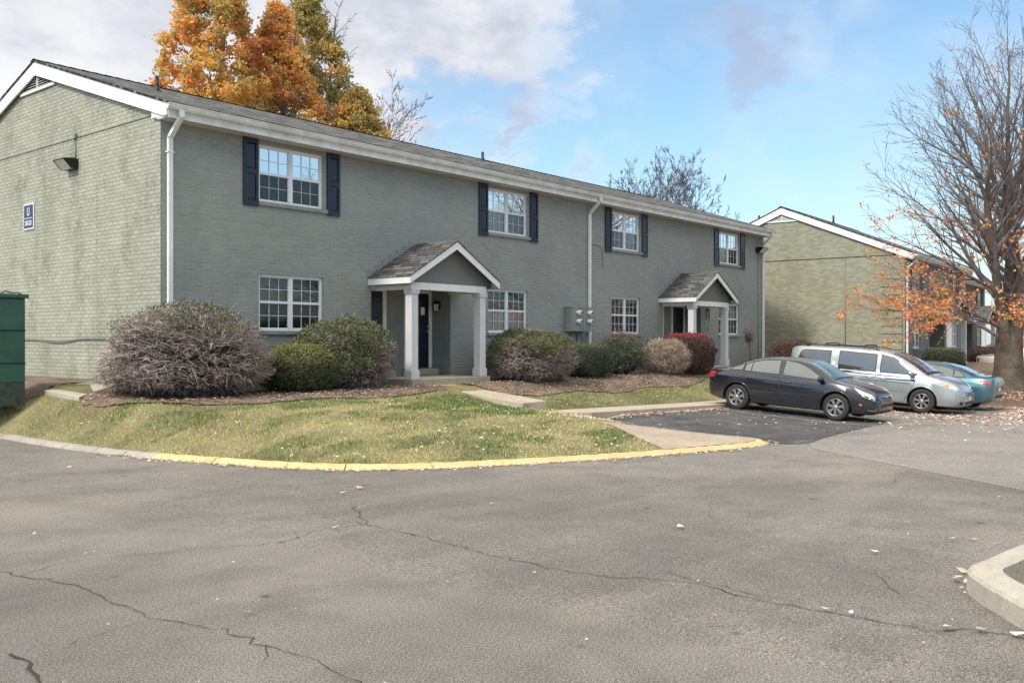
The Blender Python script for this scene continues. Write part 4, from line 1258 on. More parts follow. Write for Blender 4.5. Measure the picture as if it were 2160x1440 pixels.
def wheel(car, x, y, sgn, r=.335, w=.20, spokes=10, rim=.66, style='split'):
    t = MB(); rr = r*rim; prof = [(rr, -.5*w+.01), (rr+.012, -.5*w), (r-.03, -.5*w), (r-.008, -.5*w+.018), (r, -.5*w+.04)]
    for k in range(5):
        yy = -.5*w+.04+(w-.08)*(k+.5)/5
        prof += [(r, yy-.012), (r-.007, yy-.009), (r-.007, yy-.003), (r, yy)]
    prof += [(r, .5*w-.04), (r-.008, .5*w-.018), (r-.03, .5*w), (rr+.012, .5*w), (rr, .5*w-.01)]
    t.lathe(prof, (x, y, r), 'y', 48)
    o = t.build('wheel', M['rubber'], car.root)
    yo = y+sgn*(.5*w)
    b = MB(); b.lathe([(0, -sgn*.10), (rr*.97, -sgn*.10), (rr, -sgn*.01)], (x, yo, r), 'y', 40); b.build('brake_backing', M['alloyd'], o)
    m = MB(); m.lathe([(rr*.995, -sgn*.05), (rr*.995, -sgn*.002), (rr*.97, sgn*.004), (rr*.93, -sgn*.004), (rr*.91, -sgn*.03)], (x, yo, r), 'y', 48)
    hub = rr*.22; m.lathe([(hub, -sgn*.04), (hub, -sgn*.008), (hub*.8, sgn*.001), (0, sgn*.002)], (x, yo, r), 'y', 20)
    for k in range(spokes):
        a = 2*math.pi*(k+.25)/spokes; 
        hw0, hw1 = (.018, .034) if style == 'split' else (.020, .032)
        def P(rad, wd, dy):
            ca, sa = math.cos(a), math.sin(a); return (x+rad*ca-wd*sa, yo+sgn*dy, r+rad*sa+wd*ca)
        vs = [P(hub*.9, -hw0, -.006), P(hub*.9, hw0, -.006), P(rr*.93, hw1, -.004), P(rr*.93, -hw1, -.004), P(hub*.9, -hw0, -.04), P(hub*.9, hw0, -.04), P(rr*.93, hw1, -.045), P(rr*.93, -hw1, -.045)]
        if style == 'split':
            g = .011
            for q in (-1, 1):
                vs = [P(hub*.9, q*g*.1, -.008), P(hub*.9, q*hw0, -.008), P(rr*.93, q*(hw1+.006), -.006), P(rr*.93, q*g, -.006), P(hub*.9, q*g*.1, -.04), P(hub*.9, q*hw0, -.04), P(rr*.93, q*(hw1+.006), -.045), P(rr*.93, q*g, -.045)]
                m.add(vs, [(0,1,2,3),(0,4,5,1),(1,5,6,2),(2,6,7,3),(3,7,4,0)])
        else:
            m.add(vs, [(0,1,2,3),(0,4,5,1),(1,5,6,2),(2,6,7,3),(3,7,4,0)])
    m.build('rim', M['alloy'], o)
    return o

def mirror(car, x, y, z, sgn, mat, sz=(.10,.11,.065)):
    bm = bmesh.new(); bmesh.ops.create_uvsphere(bm, u_segments=18, v_segments=12, radius=1)
    for v in bm.verts:
        fl = v.co.x
        v.co = Vector((v.co.x*sz[0]*(1.0 if fl > 0 else .35), v.co.y*sz[1], v.co.z*sz[2]))
    me = bpy.data.meshes.new('mirror'); bm.to_mesh(me); bm.free(); me.shade_smooth(); me.materials.append(mat)
    o = bpy.data.objects.new('mirror', me); link(o, car.root); o.location = (x, y+sgn*.09, z)
    st = MB(); st.tube([(x, y-sgn*.03, z-.05), (x, y+sgn*.05, z-.03)], .022, 8); st.build('mirror_arm', M['plastic'], car.root)
    return o

def handle(car, door, x, z, sgn, mat, L=.17):
    q = car.cast((x, 3*sgn, z), (0,-sgn,0), .0)
    if not q: return
    y = q[0].y; m = MB(); pts = [(x-L/2, y+sgn*.004, z-.004), (x-L/2+.02, y+sgn*.032, z), (x+L/2-.02, y+sgn*.032, z+.003), (x+L/2, y+sgn*.004, z+.001)]
    m.tube(pts, .011, 8); m.build('handle', mat, door)
    m = MB(); m.lathe([(.0,.0012),(.038,.0012)], (x, y, z-.012), 'y', 16)
    

# ---- dark sedan
DZ = lambda x, y: float(A(x, y))
def place(xc, yr, yf, wb):
    zr, zf = DZ(xc, yr), DZ(xc, yf)
    return zr, zf
# local x is the travel direction; car nose toward -y  => rz = -90deg
def sedan():
    cx = 14.54; yr, yf = -5.25, -7.94
    zr, zf = DZ(cx-.8, yr), DZ(cx-.8, yf); zc = (zr+zf)/2+.012; pitch = math.atan2(zr-zf, 2.69)
    rows = [ # x, zbot, wlow, wmax, zsh, wsh, zre, wre, ztop
     (-2.30,.42,.50,.62,.93,.58,.95,.50,.965),
     (-2.24,.30,.60,.74,.985,.68,1.00,.60,1.02),
     (-2.08,.24,.70,.83,1.02,.74,1.045,.68,1.075),
     (-1.85,.22,.76,.875,1.03,.78,1.06,.68,1.10),
     (-1.60,.21,.78,.893,1.025,.80,1.13,.64,1.175),
     (-1.25,.20,.80,.897,1.01,.815,1.26,.60,1.315),
     (-.85,.19,.80,.897,1.00,.825,1.365,.59,1.425),
     (-.40,.19,.80,.897,.985,.83,1.405,.595,1.468),
     (.05,.19,.80,.897,.97,.835,1.405,.60,1.472),
     (.40,.19,.80,.897,.955,.84,1.37,.61,1.44),
     (.75,.19,.80,.897,.945,.845,1.225,.66,1.32),
     (1.05,.19,.80,.896,.94,.845,1.06,.73,1.15),
     (1.26,.19,.80,.893,.93,.835,.975,.76,1.035),
     (1.45,.19,.79,.89,.905,.82,.935,.74,.99),
     (1.70,.19,.78,.878,.865,.79,.895,.70,.95),
     (1.95,.19,.74,.845,.80,.74,.835,.64,.885),
     (2.12,.20,.68,.78,.73,.68,.765,.58,.81),
     (2.24,.23,.58,.68,.64,.60,.68,.50,.72),
     (2.30,.30,.44,.54,.56,.46,.585,.40,.61)]
    c = Car('parked_car', 'dark navy four-door saloon parked nose out in the nearest bay', 'car', (cx, (yr+yf)/2, zc), R(-90), pitch, rows, (-1.345, 1.345), .335, M['navy'])
    for sgn in (-1, 1):
        # glass
        G = [[(-1.60,1.055),(-1.27,1.06),(-1.25,1.21),(-1.36,1.175),(-1.60,1.075)],
             [(-1.19,1.055),(-.22,1.03),(-.25,1.385),(-.70,1.355),(-1.00,1.285),(-1.19,1.21)],
             [(-.10,1.025),(.98,.985),(.86,1.06),(.60,1.205),(.42,1.29),(.20,1.355),(-.10,1.39)]]
        for g in G:
            c.side(grow_poly(g, .022), sgn, off=.0022, mat=M['black'], name='window_seal', parent=c.body, curve=0)
        for g, mm in zip(G, ('cg_dark', 'cg_light', 'cg_light')):
            c.side(g, sgn, off=.006, mat=M[mm], name='side_window', curve=0)
        c.side([(-1.02,1.055),(-.995,1.055),(-.995,1.30),(-1.02,1.295)], sgn, off=.008, mat=M['black'], name='window_bar', parent=c.body, curve=0)
        fd = [(-.14,.96),(-.17,.31),(.72,.29),(.90,.40),(1.02,.62),(1.04,.945)]
        rd = [(-1.22,.985),(-1.10,.80),(-1.00,.62),(-.86,.42),(-.80,.31),(-.21,.30),(-.18,.955)]
        for dd, hx, hz in ((fd, .06, .845), (rd, -1.02, .875)):
            c.side(grow_poly(dd, .006), sgn, off=.0012, mat=M['dark'], name='door_gap', parent=c.body, curve=0)
            do = c.side(dd, sgn, off=.0035, mat=M['navy'], name='door', curve=0, sp=.06)
            handle(c, do, hx, hz, sgn, M['navy'])
        c.line([(-1.0,.36),(0,.335),(.9,.34)], sgn, .02, M['plastic'], 'sill_line', off=.004)
        # lamps
        c.patch([(-.02,-.02),(.30,-.13),(.33,-.02),(.22,.03),(-.16,.165)], (.80,-sgn*.60,0), (0,0,1), (-.6,-sgn*.8,0), (1.95, sgn*.79, .69), off=.005, mat=M['lampw'], name='headlight', curve=0)
        c.patch([(-.06,-.085),(.14,-.09),(.20,-.035),(-.04,-.0)], (.75,-sgn*.66,0), (0,0,1), (-.66,-sgn*.75,0), (2.07, sgn*.72, .41), off=.004, mat=M['plastic'], name='fog_recess', curve=0)
        c.patch([(-.02,-.09),(.17,-.095),(.215,-.03),(.20,-.025),(.155,-.078),(-.02,-.074)], (.75,-sgn*.66,0), (0,0,1), (-.66,-sgn*.75,0), (2.07, sgn*.72, .41), off=.009, mat=M['chrome'], name='fog_trim', curve=0, sp=.03)
        c.side([(1.92,.435),(1.985,.435),(1.985,.475),(1.92,.475)], sgn, off=.005, mat=M['lampo'], name='side_marker', curve=0)
        c.patch([(-.12,-.08),(.10,-.11),(.17,.0),(.08,.055),(-.13,.05)], (-.75,-sgn*.66,0), (0,0,1), (.66,-sgn*.75,0), (-2.14, sgn*.74, .90), off=.005, mat=M['lampr'], name='tail_light', curve=0)
        mirror(c, .92, sgn*.84, 1.00, sgn, M['plastic'], (.11,.10,.075))
        wheel(c, -1.345, sgn*.785, sgn, .335, .21, 7); wheel(c, 1.345, sgn*.785, sgn, .335, .21, 7)
        c.line([(-2.1,.80),(-1.5,.86),(-.5,.85),(.6,.81),(1.5,.74),(1.9,.70)], sgn, .010, M['navy'], 'crease', off=.004)
    # windscreen and rear window
    c.patch([(.50,-.52),(.50,.52),(.85,.60),(1.20,.66),(1.20,-.66),(.85,-.60)], (1,0,0), (0,1,0), (0,0,-1), off=.004, mat=M['cg_ws'], name='windscreen', curve=0, sp=.06)
    c.patch([(1.205,-.70),(1.205,.70),(1.26,.71),(1.26,-.71)], (1,0,0), (0,1,0), (0,0,-1), off=.005, mat=M['plastic'], name='cowl', curve=0, sp=.06)
    c.patch([(-1.0,-.50),(-1.0,.50),(-1.62,.60),(-1.62,-.60)], (1,0,0), (0,1,0), (0,0,-1), off=.004, mat=M['cg_dark'], name='rear_window', curve=0, sp=.06)
    # grille, lower intake, badge
    F_ = dict(U=(0,1,0), Vv=(0,0,1), D=(-1,0,0))
    c.patch([(-.46,.60),(-.40,.50),(.40,.50),(.46,.60),(.36,.64),(-.36,.64)], F_['U'], F_['Vv'], F_['D'], off=.006, mat=M['plastic'], name='grille', curve=0, sp=.04)
    c.patch([(-.38,.48),(-.32,.39),(.32,.39),(.38,.48)], F_['U'], F_['Vv'], F_['D'], off=.006, mat=M['plastic'], name='grille', curve=0, sp=.04)
    for z0 in (.525, .555, .585):
        c.patch([(-.42,z0),(.42,z0),(.42,z0+.008),(-.42,z0+.008)], F_['U'], F_['Vv'], F_['D'], off=.012, mat=M['chrome'], name='grille_bar', parent=c.body, curve=0, sp=.05)
    c.patch([(-.47,.635),(-.40,.485),(.40,.485),(.47,.635),(.455,.64),(.385,.50),(-.385,.50),(-.455,.64)], F_['U'], F_['Vv'], F_['D'], off=.010, mat=M['chrome'], name='grille_surround', curve=0, sp=.04)
    c.patch([(-.085,.655),(-.06,.625),(.085,.625),(.06,.655)], F_['U'], F_['Vv'], F_['D'], off=.014, mat=M['gold'], name='badge', curve=0, sp=.03)
    c.patch([(-.50,.30),(-.50,.255),(.50,.255),(.50,.30)], F_['U'], F_['Vv'], F_['D'], off=.010, mat=M['plastic'], name='air_dam', curve=0, sp=.04)
    return c
sedan()

def van():
    cx = 19.74; yf, yr = -8.52, -5.52
    zr, zf = DZ(cx-.9, yr), DZ(cx-.9, yf); zc = (zr+zf)/2+.012; pitch = math.atan2(zr-zf, 3.0)
    rows = [
     (-2.60,.50,.70,.80,1.05,.78,1.60,.62,1.63),
     (-2.55,.34,.78,.88,1.08,.85,1.66,.68,1.70),
     (-2.42,.26,.82,.94,1.09,.90,1.695,.71,1.74),
     (-2.1,.22,.85,.97,1.09,.925,1.715,.735,1.765),
     (-1.5,.21,.86,.98,1.085,.93,1.725,.75,1.78),
     (-.8,.21,.86,.98,1.08,.93,1.725,.755,1.785),
     (-.1,.21,.86,.98,1.07,.93,1.71,.755,1.775),
     (.40,.21,.86,.98,1.06,.93,1.65,.755,1.73),
     (.75,.21,.86,.98,1.05,.93,1.53,.78,1.63),
     (1.15,.21,.86,.978,1.05,.92,1.32,.80,1.42),
     (1.48,.21,.86,.975,1.05,.90,1.13,.82,1.20),
     (1.62,.21,.86,.972,1.04,.89,1.08,.81,1.12),
     (1.95,.21,.84,.955,.97,.84,1.01,.75,1.055),
     (2.2,.21,.80,.91,.87,.79,.92,.70,.965),
     (2.38,.22,.72,.84,.76,.72,.80,.62,.85),
     (2.48,.25,.62,.72,.66,.60,.70,.52,.73),
     (2.54,.32,.48,.58,.58,.48,.61,.42,.64)]
    c = Car('parked_minivan', 'silver minivan with black roof rack parked beyond the dark saloon', 'minivan', (cx, (yf+yr)/2, zc), R(-90), pitch, rows, (-1.5, 1.5), .352, M['silver'])
    for sgn in (-1, 1):
        G = [[(-2.36,1.14),(-1.28,1.13),(-1.28,1.62),(-2.06,1.615),(-2.20,1.58)],
             [(-.98,1.13),(.12,1.12),(.12,1.60),(-.98,1.635)],
             [(.28,1.115),(1.34,1.085),(1.20,1.22),(.90,1.40),(.62,1.53),(.28,1.60)]]
        for g in G: c.side(grow_poly(g, .025), sgn, off=.0022, mat=M['black'], name='window_seal', parent=c.body, curve=0)
        for g in G: c.side(g, sgn, off=.006, mat=M['cg_dark'], name='side_window', curve=0)
        for q in (1.27, 1.53):
            c.side([(-1.20,q-.045),(-1.10,q-.045),(-1.10,q+.045),(-1.20,q+.045)], sgn, off=.006, mat=M['white'], name='sticker', curve=3, sp=.03)
        fd = [(.20,1.07),(.19,.30),(1.0,.29),(1.10,.55),(1.20,.70),(1.36,1.04)]
        rd = [(-1.05,1.08),(-1.05,.62),(-.98,.42),(-.88,.30),(.15,.30),(.16,1.075)]
        for dd, hx, hz in ((fd, .36, .92), (rd, -.02, .93)):
            c.side(grow_poly(dd, .007), sgn, off=.0012, mat=M['dark'], name='door_gap', parent=c.body, curve=0)
            do = c.side(dd, sgn, off=.0035, mat=M['silver'], name='door', curve=0, sp=.08)
            handle(c, do, hx, hz, sgn, M['metal'], .2)
        c.line([(-2.3,.86),(-1,.865),(0,.85),(1.15,.83)], sgn, .016, M['plastic'], 'slide_track', off=.006)
        c.line([(-1.0,.60),(.1,.595)], sgn, .035, M['silver'], 'rub_strip', off=.010); c.line([(.24,.595),(1.05,.60)], sgn, .035, M['silver'], 'rub_strip', off=.010)
        c.patch([(-.20,.17),(-.16,.05),(.06,-.02),(.26,-.05),(.28,.0),(.10,.08)], (.75,-sgn*.66,0), (0,0,1), (-.66,-sgn*.75,0), (2.26, sgn*.80, .74), off=.006, mat=M['lampw'], name='headlight', curve=0)
        c.patch([(-.19,.13),(-.15,.06),(-.06,.04),(-.08,.12)], (.75,-sgn*.66,0), (0,0,1), (-.66,-sgn*.75,0), (2.26, sgn*.80, .74), off=.010, mat=M['lampo'], name='side_marker', curve=0, sp=.03)
        c.patch([(-.04,-.06),(.10,-.07),(.11,.02),(-.02,.03)], (.6,-sgn*.8,0), (0,0,1), (-.8,-sgn*.6,0), (2.42, sgn*.66, .38), off=.006, mat=M['plastic'], name='fog_recess', curve=0, sp=.04)
        c.side([(-2.55,.95),(-2.47,.92),(-2.44,1.30),(-2.50,1.45)], sgn, off=.006, mat=M['lampr'], name='tail_light', curve=0)
        mirror(c, 1.16, sgn*.93, 1.13, sgn, M['silver'], (.12,.12,.085))
        wheel(c, -1.5, sgn*.86, sgn, .352, .23, 7, .62, 'plain'); wheel(c, 1.5, sgn*.86, sgn, .352, .23, 7, .62, 'plain')
        # roof rails
        pts = []
        for k in range(13):
            xx = -2.15+k*.19; q = c.cast((xx, sgn*.62, 3), (0,0,-1), 0)
            pts.append((xx, sgn*.62, q[0].z+(.045 if 0 < k < 12 else .0)))
        m = MB(); m.tube(pts, .016, 8); m.build('roof_rail', M['black'], c.root)
    for xx in (-1.55, -.35):
        q = c.cast((xx, 0, 3), (0,0,-1), 0); z = q[0].z
        m = MB(); m.tube([(xx,-.62,z+.01),(xx,-.5,z+.075),(xx,0,z+.085),(xx,.5,z+.075),(xx,.62,z+.01)], .017, 8); m.build('roof_bar', M['black'], c.root)
    c.patch([(.55,-.64),(.55,.64),(1.0,.70),(1.50,.76),(1.50,-.76),(1.0,-.70)], (1,0,0), (0,1,0), (0,0,-1), off=.005, mat=M['cg_dark'], name='windscreen', curve=0, sp=.07)
    c.patch([(1.51,-.78),(1.51,.78),(1.60,.79),(1.60,-.79)], (1,0,0), (0,1,0), (0,0,-1), off=.005, mat=M['plastic'], name='cowl', curve=0, sp=.07)
    U, Vv, D = (0,1,0), (0,0,1), (-1,0,0)
    c.patch([(-.40,.68),(-.36,.56),(.36,.56),(.40,.68)], U, Vv, D, off=.008, mat=M['plastic'], name='grille', curve=0, sp=.04)
    for z0 in (.585, .62, .655):
        c.patch([(-.38,z0),(.38,z0),(.38,z0+.014),(-.38,z0+.014)], U, Vv, D, off=.014, mat=M['chrome'], name='grille_bar', parent=c.body, curve=0, sp=.05)
    c.patch([(-.45,.40),(-.40,.31),(.40,.31),(.45,.40)], U, Vv, D, off=.008, mat=M['plastic'], name='air_dam', curve=0, sp=.04)
    c.patch([(-.15,.53),(-.15,.43),(.15,.43),(.15,.53)], U, Vv, D, off=.014, mat=M['white'], name='number_plate', curve=0, sp=.05)
    return c
van()

def coupe():
    # blue saloon, tail toward the lane: nose to +y
    cx = 22.20; yr, yf = -8.85, -6.21
    zr, zf = DZ(cx, yr), DZ(cx, yf); zc = (zr+zf)/2+.012; pitch = -math.atan2(zf-zr, 2.64)
    rows = [
     (-2.27,.46,.52,.66,.92,.62,.97,.54,.99),
     (-2.21,.34,.62,.78,.99,.70,1.03,.62,1.055),
     (-2.05,.27,.70,.85,1.02,.76,1.05,.68,1.085),
     (-1.80,.23,.75,.875,1.02,.80,1.06,.68,1.10),
     (-1.50,.21,.78,.88,1.00,.81,1.15,.63,1.195),
     (-1.10,.20,.79,.88,.985,.815,1.29,.59,1.345),
     (-.65,.19,.79,.88,.97,.82,1.37,.58,1.43),
     (-.15,.19,.79,.88,.96,.82,1.39,.59,1.455),
     (.30,.19,.79,.88,.95,.825,1.36,.60,1.43),
     (.70,.19,.79,.88,.94,.83,1.22,.65,1.31),
     (1.05,.19,.79,.88,.93,.83,1.03,.72,1.12),
     (1.28,.19,.79,.878,.91,.82,.95,.74,1.01),
     (1.65,.19,.77,.865,.86,.79,.89,.69,.945),
     (1.95,.19,.72,.83,.79,.72,.82,.62,.87),
     (2.15,.21,.62,.73,.69,.62,.72,.54,.76),
     (2.25,.28,.46,.58,.58,.48,.61,.42,.64)]
    c = Car('parked_car', 'teal-blue saloon parked tail out between the silver minivan and the big tree', 'car', (cx, (yr+yf)/2, zc), R(90), pitch, rows, (-1.32, 1.32), .325, M['teal'])
    for sgn in (-1, 1):
        G = [[(-1.46,1.04),(-1.16,1.02),(-1.14,1.22),(-1.30,1.17)], [(-1.11,1.02),(-.20,1.00),(-.22,1.355),(-.65,1.335),(-.95,1.275),(-1.11,1.22)],
             [(-.08,1.0),(.95,.97),(.82,1.05),(.55,1.20),(.35,1.29),(.15,1.345),(-.08,1.365)]]
        for g in G: c.side(grow_poly(g, .02), sgn, off=.0022, mat=M['black'], name='window_seal', parent=c.body, curve=0)
        for g in G: c.side(g, sgn, off=.006, mat=M['cg_light'], name='side_window', curve=0)
        fd = [(-.12,.94),(-.15,.30),(.74,.28),(.90,.40),(1.00,.62),(1.02,.92)]; rd = [(-1.15,.965),(-1.06,.80),(-.98,.62),(-.84,.42),(-.78,.30),(-.19,.29),(-.16,.935)]
        for dd, hx, hz in ((fd, .06, .83), (rd, -.98, .86)):
            c.side(grow_poly(dd, .006), sgn, off=.0012, mat=M['dark'], name='door_gap', parent=c.body, curve=0)
            do = c.side(dd, sgn, off=.0035, mat=M['teal'], name='door', curve=0, sp=.07); handle(c, do, hx, hz, sgn, M['teal'])
        c.patch([(-.24,.045),(-.02,-.085),(.10,-.07),(.10,.0),(-.05,.05)], (-.8,-sgn*.6,0), (0,0,1), (.6,-sgn*.8,0), (-2.08, sgn*.78, .90), off=.006, mat=M['lampr'], name='tail_light', curve=0)
        c.patch([(-.10,-.055),(.08,-.045),(.08,.015),(-.06,.02)], (-.2,-sgn*.98,0), (0,0,1), (.98,-sgn*.2,0), (-2.26, sgn*.52, .885), off=.006, mat=M['lampw'], name='reversing_lamp', curve=0, sp=.04)
        c.patch([(-.16,.06),(.10,-.05),(.26,-.06),(.24,.0),(.02,.10)], (.8,-sgn*.6,0), (0,0,1), (-.6,-sgn*.8,0), (1.97, sgn*.77, .72), off=.006, mat=M['lampw'], name='headlight', curve=0)
        mirror(c, .88, sgn*.83, .98, sgn, M['teal'], (.10,.10,.07))
        wheel(c, -1.32, sgn*.77, sgn, .325, .21, 10, .66, 'plain'); wheel(c, 1.32, sgn*.77, sgn, .325, .21, 10, .66, 'plain')
        c.line([(-2.15,.60),(-1.75,.63),(-1.72,.45)], sgn, .006)
    c.patch([(.45,-.50),(.45,.50),(.80,.60),(1.18,.66),(1.18,-.66),(.80,-.60)], (1,0,0), (0,1,0), (0,0,-1), off=.004, mat=M['cg_dark'], name='windscreen', curve=0, sp=.07)
    c.patch([(-.90,-.49),(-.90,.49),(-1.25,.56),(-1.66,.62),(-1.66,-.62),(-1.25,-.56)], (1,0,0), (0,1,0), (0,0,-1), off=.004, mat=M['cg_dark'], name='rear_window', curve=0, sp=.07)
    U, Vv, D = (0,1,0), (0,0,1), (1,0,0)
    c.patch([(-.26,.62),(.26,.62),(.24,.76),(-.24,.76)], U, Vv, D, off=.006, mat=M['plastic'], name='plate_recess', curve=0, sp=.05)
    c.patch([(-.155,.63),(.155,.63),(.155,.74),(-.155,.74)], U, Vv, D, off=.010, mat=M['white'], name='number_plate', curve=0, sp=.05)
    c.patch([(-.50,.50),(-.40,.42),(.40,.42),(.50,.50)], U, Vv, D, off=.008, mat=M['plastic'], name='rear_diffuser', curve=0, sp=.05)
    return c
coupe()

def pickup():
    x0, y0 = 45.7, -4.3
    z = DZ(x0, y0)
    rows = [(-2.40,.50,.78,.84,1.02,.80,1.04,.74,1.05),(-2.36,.42,.80,.86,1.06,.82,1.08,.76,1.09),(-1.0,.40,.80,.87,1.06,.83,1.08,.77,1.09),(-.30,.38,.80,.87,1.05,.83,1.08,.77,1.09),
            (-.22,.36,.80,.87,1.05,.83,1.50,.64,1.55),(.30,.34,.80,.87,1.04,.83,1.56,.62,1.62),(.70,.34,.80,.87,1.03,.83,1.48,.64,1.55),(1.10,.34,.80,.87,1.02,.82,1.14,.72,1.19),
            (1.25,.34,.80,.87,1.0,.80,1.05,.70,1.08),(2.0,.34,.78,.85,.93,.76,.97,.66,1.0),(2.35,.36,.72,.80,.86,.70,.88,.60,.90),(2.42,.42,.66,.74,.78,.62,.80,.54,.82)]
    c = Car('parked_pickup', 'cream pickup truck parked behind the big tree trunk', 'pickup truck', (x0, y0-1.9, z), R(-90), 0, rows, (-1.45, 1.45), .35, M['cream'])
    for sgn in (-1, 1):
        c.side([(-2.36,.72),(-2.27,.70),(-2.25,.96),(-2.36,.96)], sgn, off=.006, mat=M['lampr'], name='tail_light', curve=0)
        g = [(-.12,1.10),(.85,1.08),(.55,1.42),(-.08,1.46)]
        c.side(g, sgn, off=.006, mat=M['cg_dark'], name='side_window', curve=0)
        d = [(-.16,1.04),(-.16,.44),(.85,.44),(.95,1.02)]
        c.side(grow_poly(d, .007), sgn, off=.0012, mat=M['dark'], name='door_gap', parent=c.body, curve=0); do = c.side(d, sgn, off=.0035, mat=M['cream'], name='door', curve=0, sp=.1); handle(c, do, .0, .92, sgn, M['black'])
        c.line([(-2.3,.63),(-1.9,.63)], sgn, .02, M['cream'], off=.006)
        wheel(c, -1.45, sgn*.76, sgn, .35, .22, 5, .6, 'plain'); wheel(c, 1.45, sgn*.76, sgn, .35, .22, 5, .6, 'plain')
    m = MB(); m.box(-2.28,-.40,-.68,.68,1.088,1.095); m.build('bed_cover', M['plastic'], c.root)
    m = MB()
    for s in (-1, 1): m.tube([(-2.25,s*.74,1.09),(-2.1,s*.74,1.14),(-.6,s*.74,1.14),(-.42,s*.74,1.09)], .016, 6)
    m.build('bed_rail', M['chrome'], c.root)
    c.patch([(-.30,-.60),(-.30,.60),(-.26,.6),(-.26,-.6)], (1,0,0), (0,1,0), (0,0,-1), off=.004, mat=M['cg_dark'], name='rear_window', curve=0)
    c.patch([(.70,-.60),(.70,.60),(1.12,.66),(1.12,-.66)], (1,0,0), (0,1,0), (0,0,-1), off=.004, mat=M['cg_dark'], name='windscreen', curve=0)
    return c
pickup()

# ------------------------------------------------------------------ plants
def tubes_np(segs, nside=3):
    """segs: arrays p0,p1,r0,r1 -> verts, quads"""
    p0 = np.array([s[0] for s in segs], float); p1 = np.array([s[1] for s in segs], float)
    r0 = np.array([s[2] for s in segs]); r1 = np.array([s[3] for s in segs])
    d = p1-p0; L = np.linalg.norm(d, axis=1, keepdims=True)+1e-9; d = d/L
    up = np.tile(np.array([[.13, .21, .97]]), (len(d), 1)); m = np.abs((d*up).sum(1)) > .93; up[m] = (1, 0, .1)
    a = np.cross(d, up); a /= np.linalg.norm(a, axis=1, keepdims=True)+1e-9; b = np.cross(d, a)
    V = []
    for k in range(nside):
        t = 2*math.pi*k/nside; V.append(p0+(a*math.cos(t)+b*math.sin(t))*r0[:, None])
    for k in range(nside):
        t = 2*math.pi*k/nside; V.append(p1+(a*math.cos(t)+b*math.sin(t))*r1[:, None])
    V = np.stack(V, 1).reshape(-1, 3); n = len(d); base = np.arange(n)[:, None]*2*nside; F = []
    for k in range(nside):
        k2 = (k+1) % nside; F.append(np.c_[base+k, base+k2, base+nside+k2, base+nside+k])
    return V, np.concatenate(F)

def leaves_np(P, size, rng, flat=0., droop=0., aspect=1.6, sv=.35, N=None):
    """pointed leaf (4-vert diamond, bent) at each point"""
    n = len(P); d = rng.normal(size=(n, 3)); d[:, 2] = d[:, 2]*(1-flat)-droop; d /= np.linalg.norm(d, axis=1, keepdims=True)
    e = rng.normal(size=(n, 3))
    if N is not None: e = np.cross(d, N+.6*rng.normal(size=(n, 3)))
    e -= (e*d).sum(1, keepdims=True)*d; e /= np.linalg.norm(e, axis=1, keepdims=True)+1e-9
    s = size*(1+sv*rng.uniform(-1, 1, size=(n, 1))); w = s/aspect/2
    nn = np.cross(d, e)
    V = np.stack([P, P+d*s*.5+e*w+nn*s*.1, P+d*s, P+d*s*.5-e*w+nn*s*.1], 1).reshape(-1, 3)
    F = np.arange(4*n).reshape(n, 4)
    return V, F

class Tree:
    def __init__(s, seed): s.r = random.Random(seed); s.segs = []; s.tips = []
    def grow(s, p, d, L, r, lvl, maxl, up=.06, wig=.16, spread=.8, dens=1.0, rend=.35, minr=.006, ratio=.55, seg=None, start=.25):
        rr = s.r; n = max(3, int(L/(seg or .45))) if lvl < maxl else 3
        st = L/n; p = Vector(p); d = Vector(d).normalized()
        for i in range(n):
            t0 = i/n; t1 = (i+1)/n
            ra = max(minr, r*(1-t0*(1-rend))); rb = max(minr, r*(1-t1*(1-rend)))
            d = (d+Vector((rr.gauss(0, wig), rr.gauss(0, wig), rr.gauss(0, wig)*.6+up))*(.6 if lvl == 0 else 1)).normalized()
            q = p+d*st; s.segs.append((tuple(p), tuple(q), ra, rb, lvl))
            if lvl < maxl and t1 > start:
                k = dens if rr.random() < .999 else 0
                m = int(k)+(1 if rr.random() < k-int(k) else 0)
                for _ in range(m):
                    ax = d.cross(Vector((rr.gauss(0,1), rr.gauss(0,1), rr.gauss(0,1)))); 
                    if ax.length < .01: continue
                    ax.normalize(); ang = spread*rr.uniform(.65, 1.2)
                    cd = Matrix.Rotation(ang, 3, ax) @ d
                    s.grow(q, cd, L*ratio*(1.15-.6*t1)*rr.uniform(.7, 1.2), rb*rr.uniform(.45, .7), lvl+1, maxl, up, wig*1.1, spread, dens, rend, minr, ratio, seg, .15)
            p = q
        s.tips.append((tuple(p), lvl))

def tree_obj(name, label, T, loc, mat, group=None, trunk_lvls=1, extra=None, catn='tree', nside=(10, 6, 4, 3, 3, 3)):
    root = empty(name, loc, 0, label, catn, group)
    tr = [g for g in T.segs if g[4] < trunk_lvls]; br = [g for g in T.segs if g[4] >= trunk_lvls]
    V, F = tubes_np(tr, 9); np_obj('trunk', V, F, mat, root, smooth=True)
    if br:
        thick = [g for g in br if g[2] > .03]; thin = [g for g in br if g[2] <= .03]
        Vs = []; Fs = []; b = 0
        for gs, ns in ((thick, 5), (thin, 3)):
            if gs:
                V, F = tubes_np(gs, ns); Vs.append(V); Fs.append(F+b); b += len(V)
        np_obj('branches', np.concatenate(Vs), np.concatenate(Fs), mat if not extra else extra, root, smooth=True)
    return root

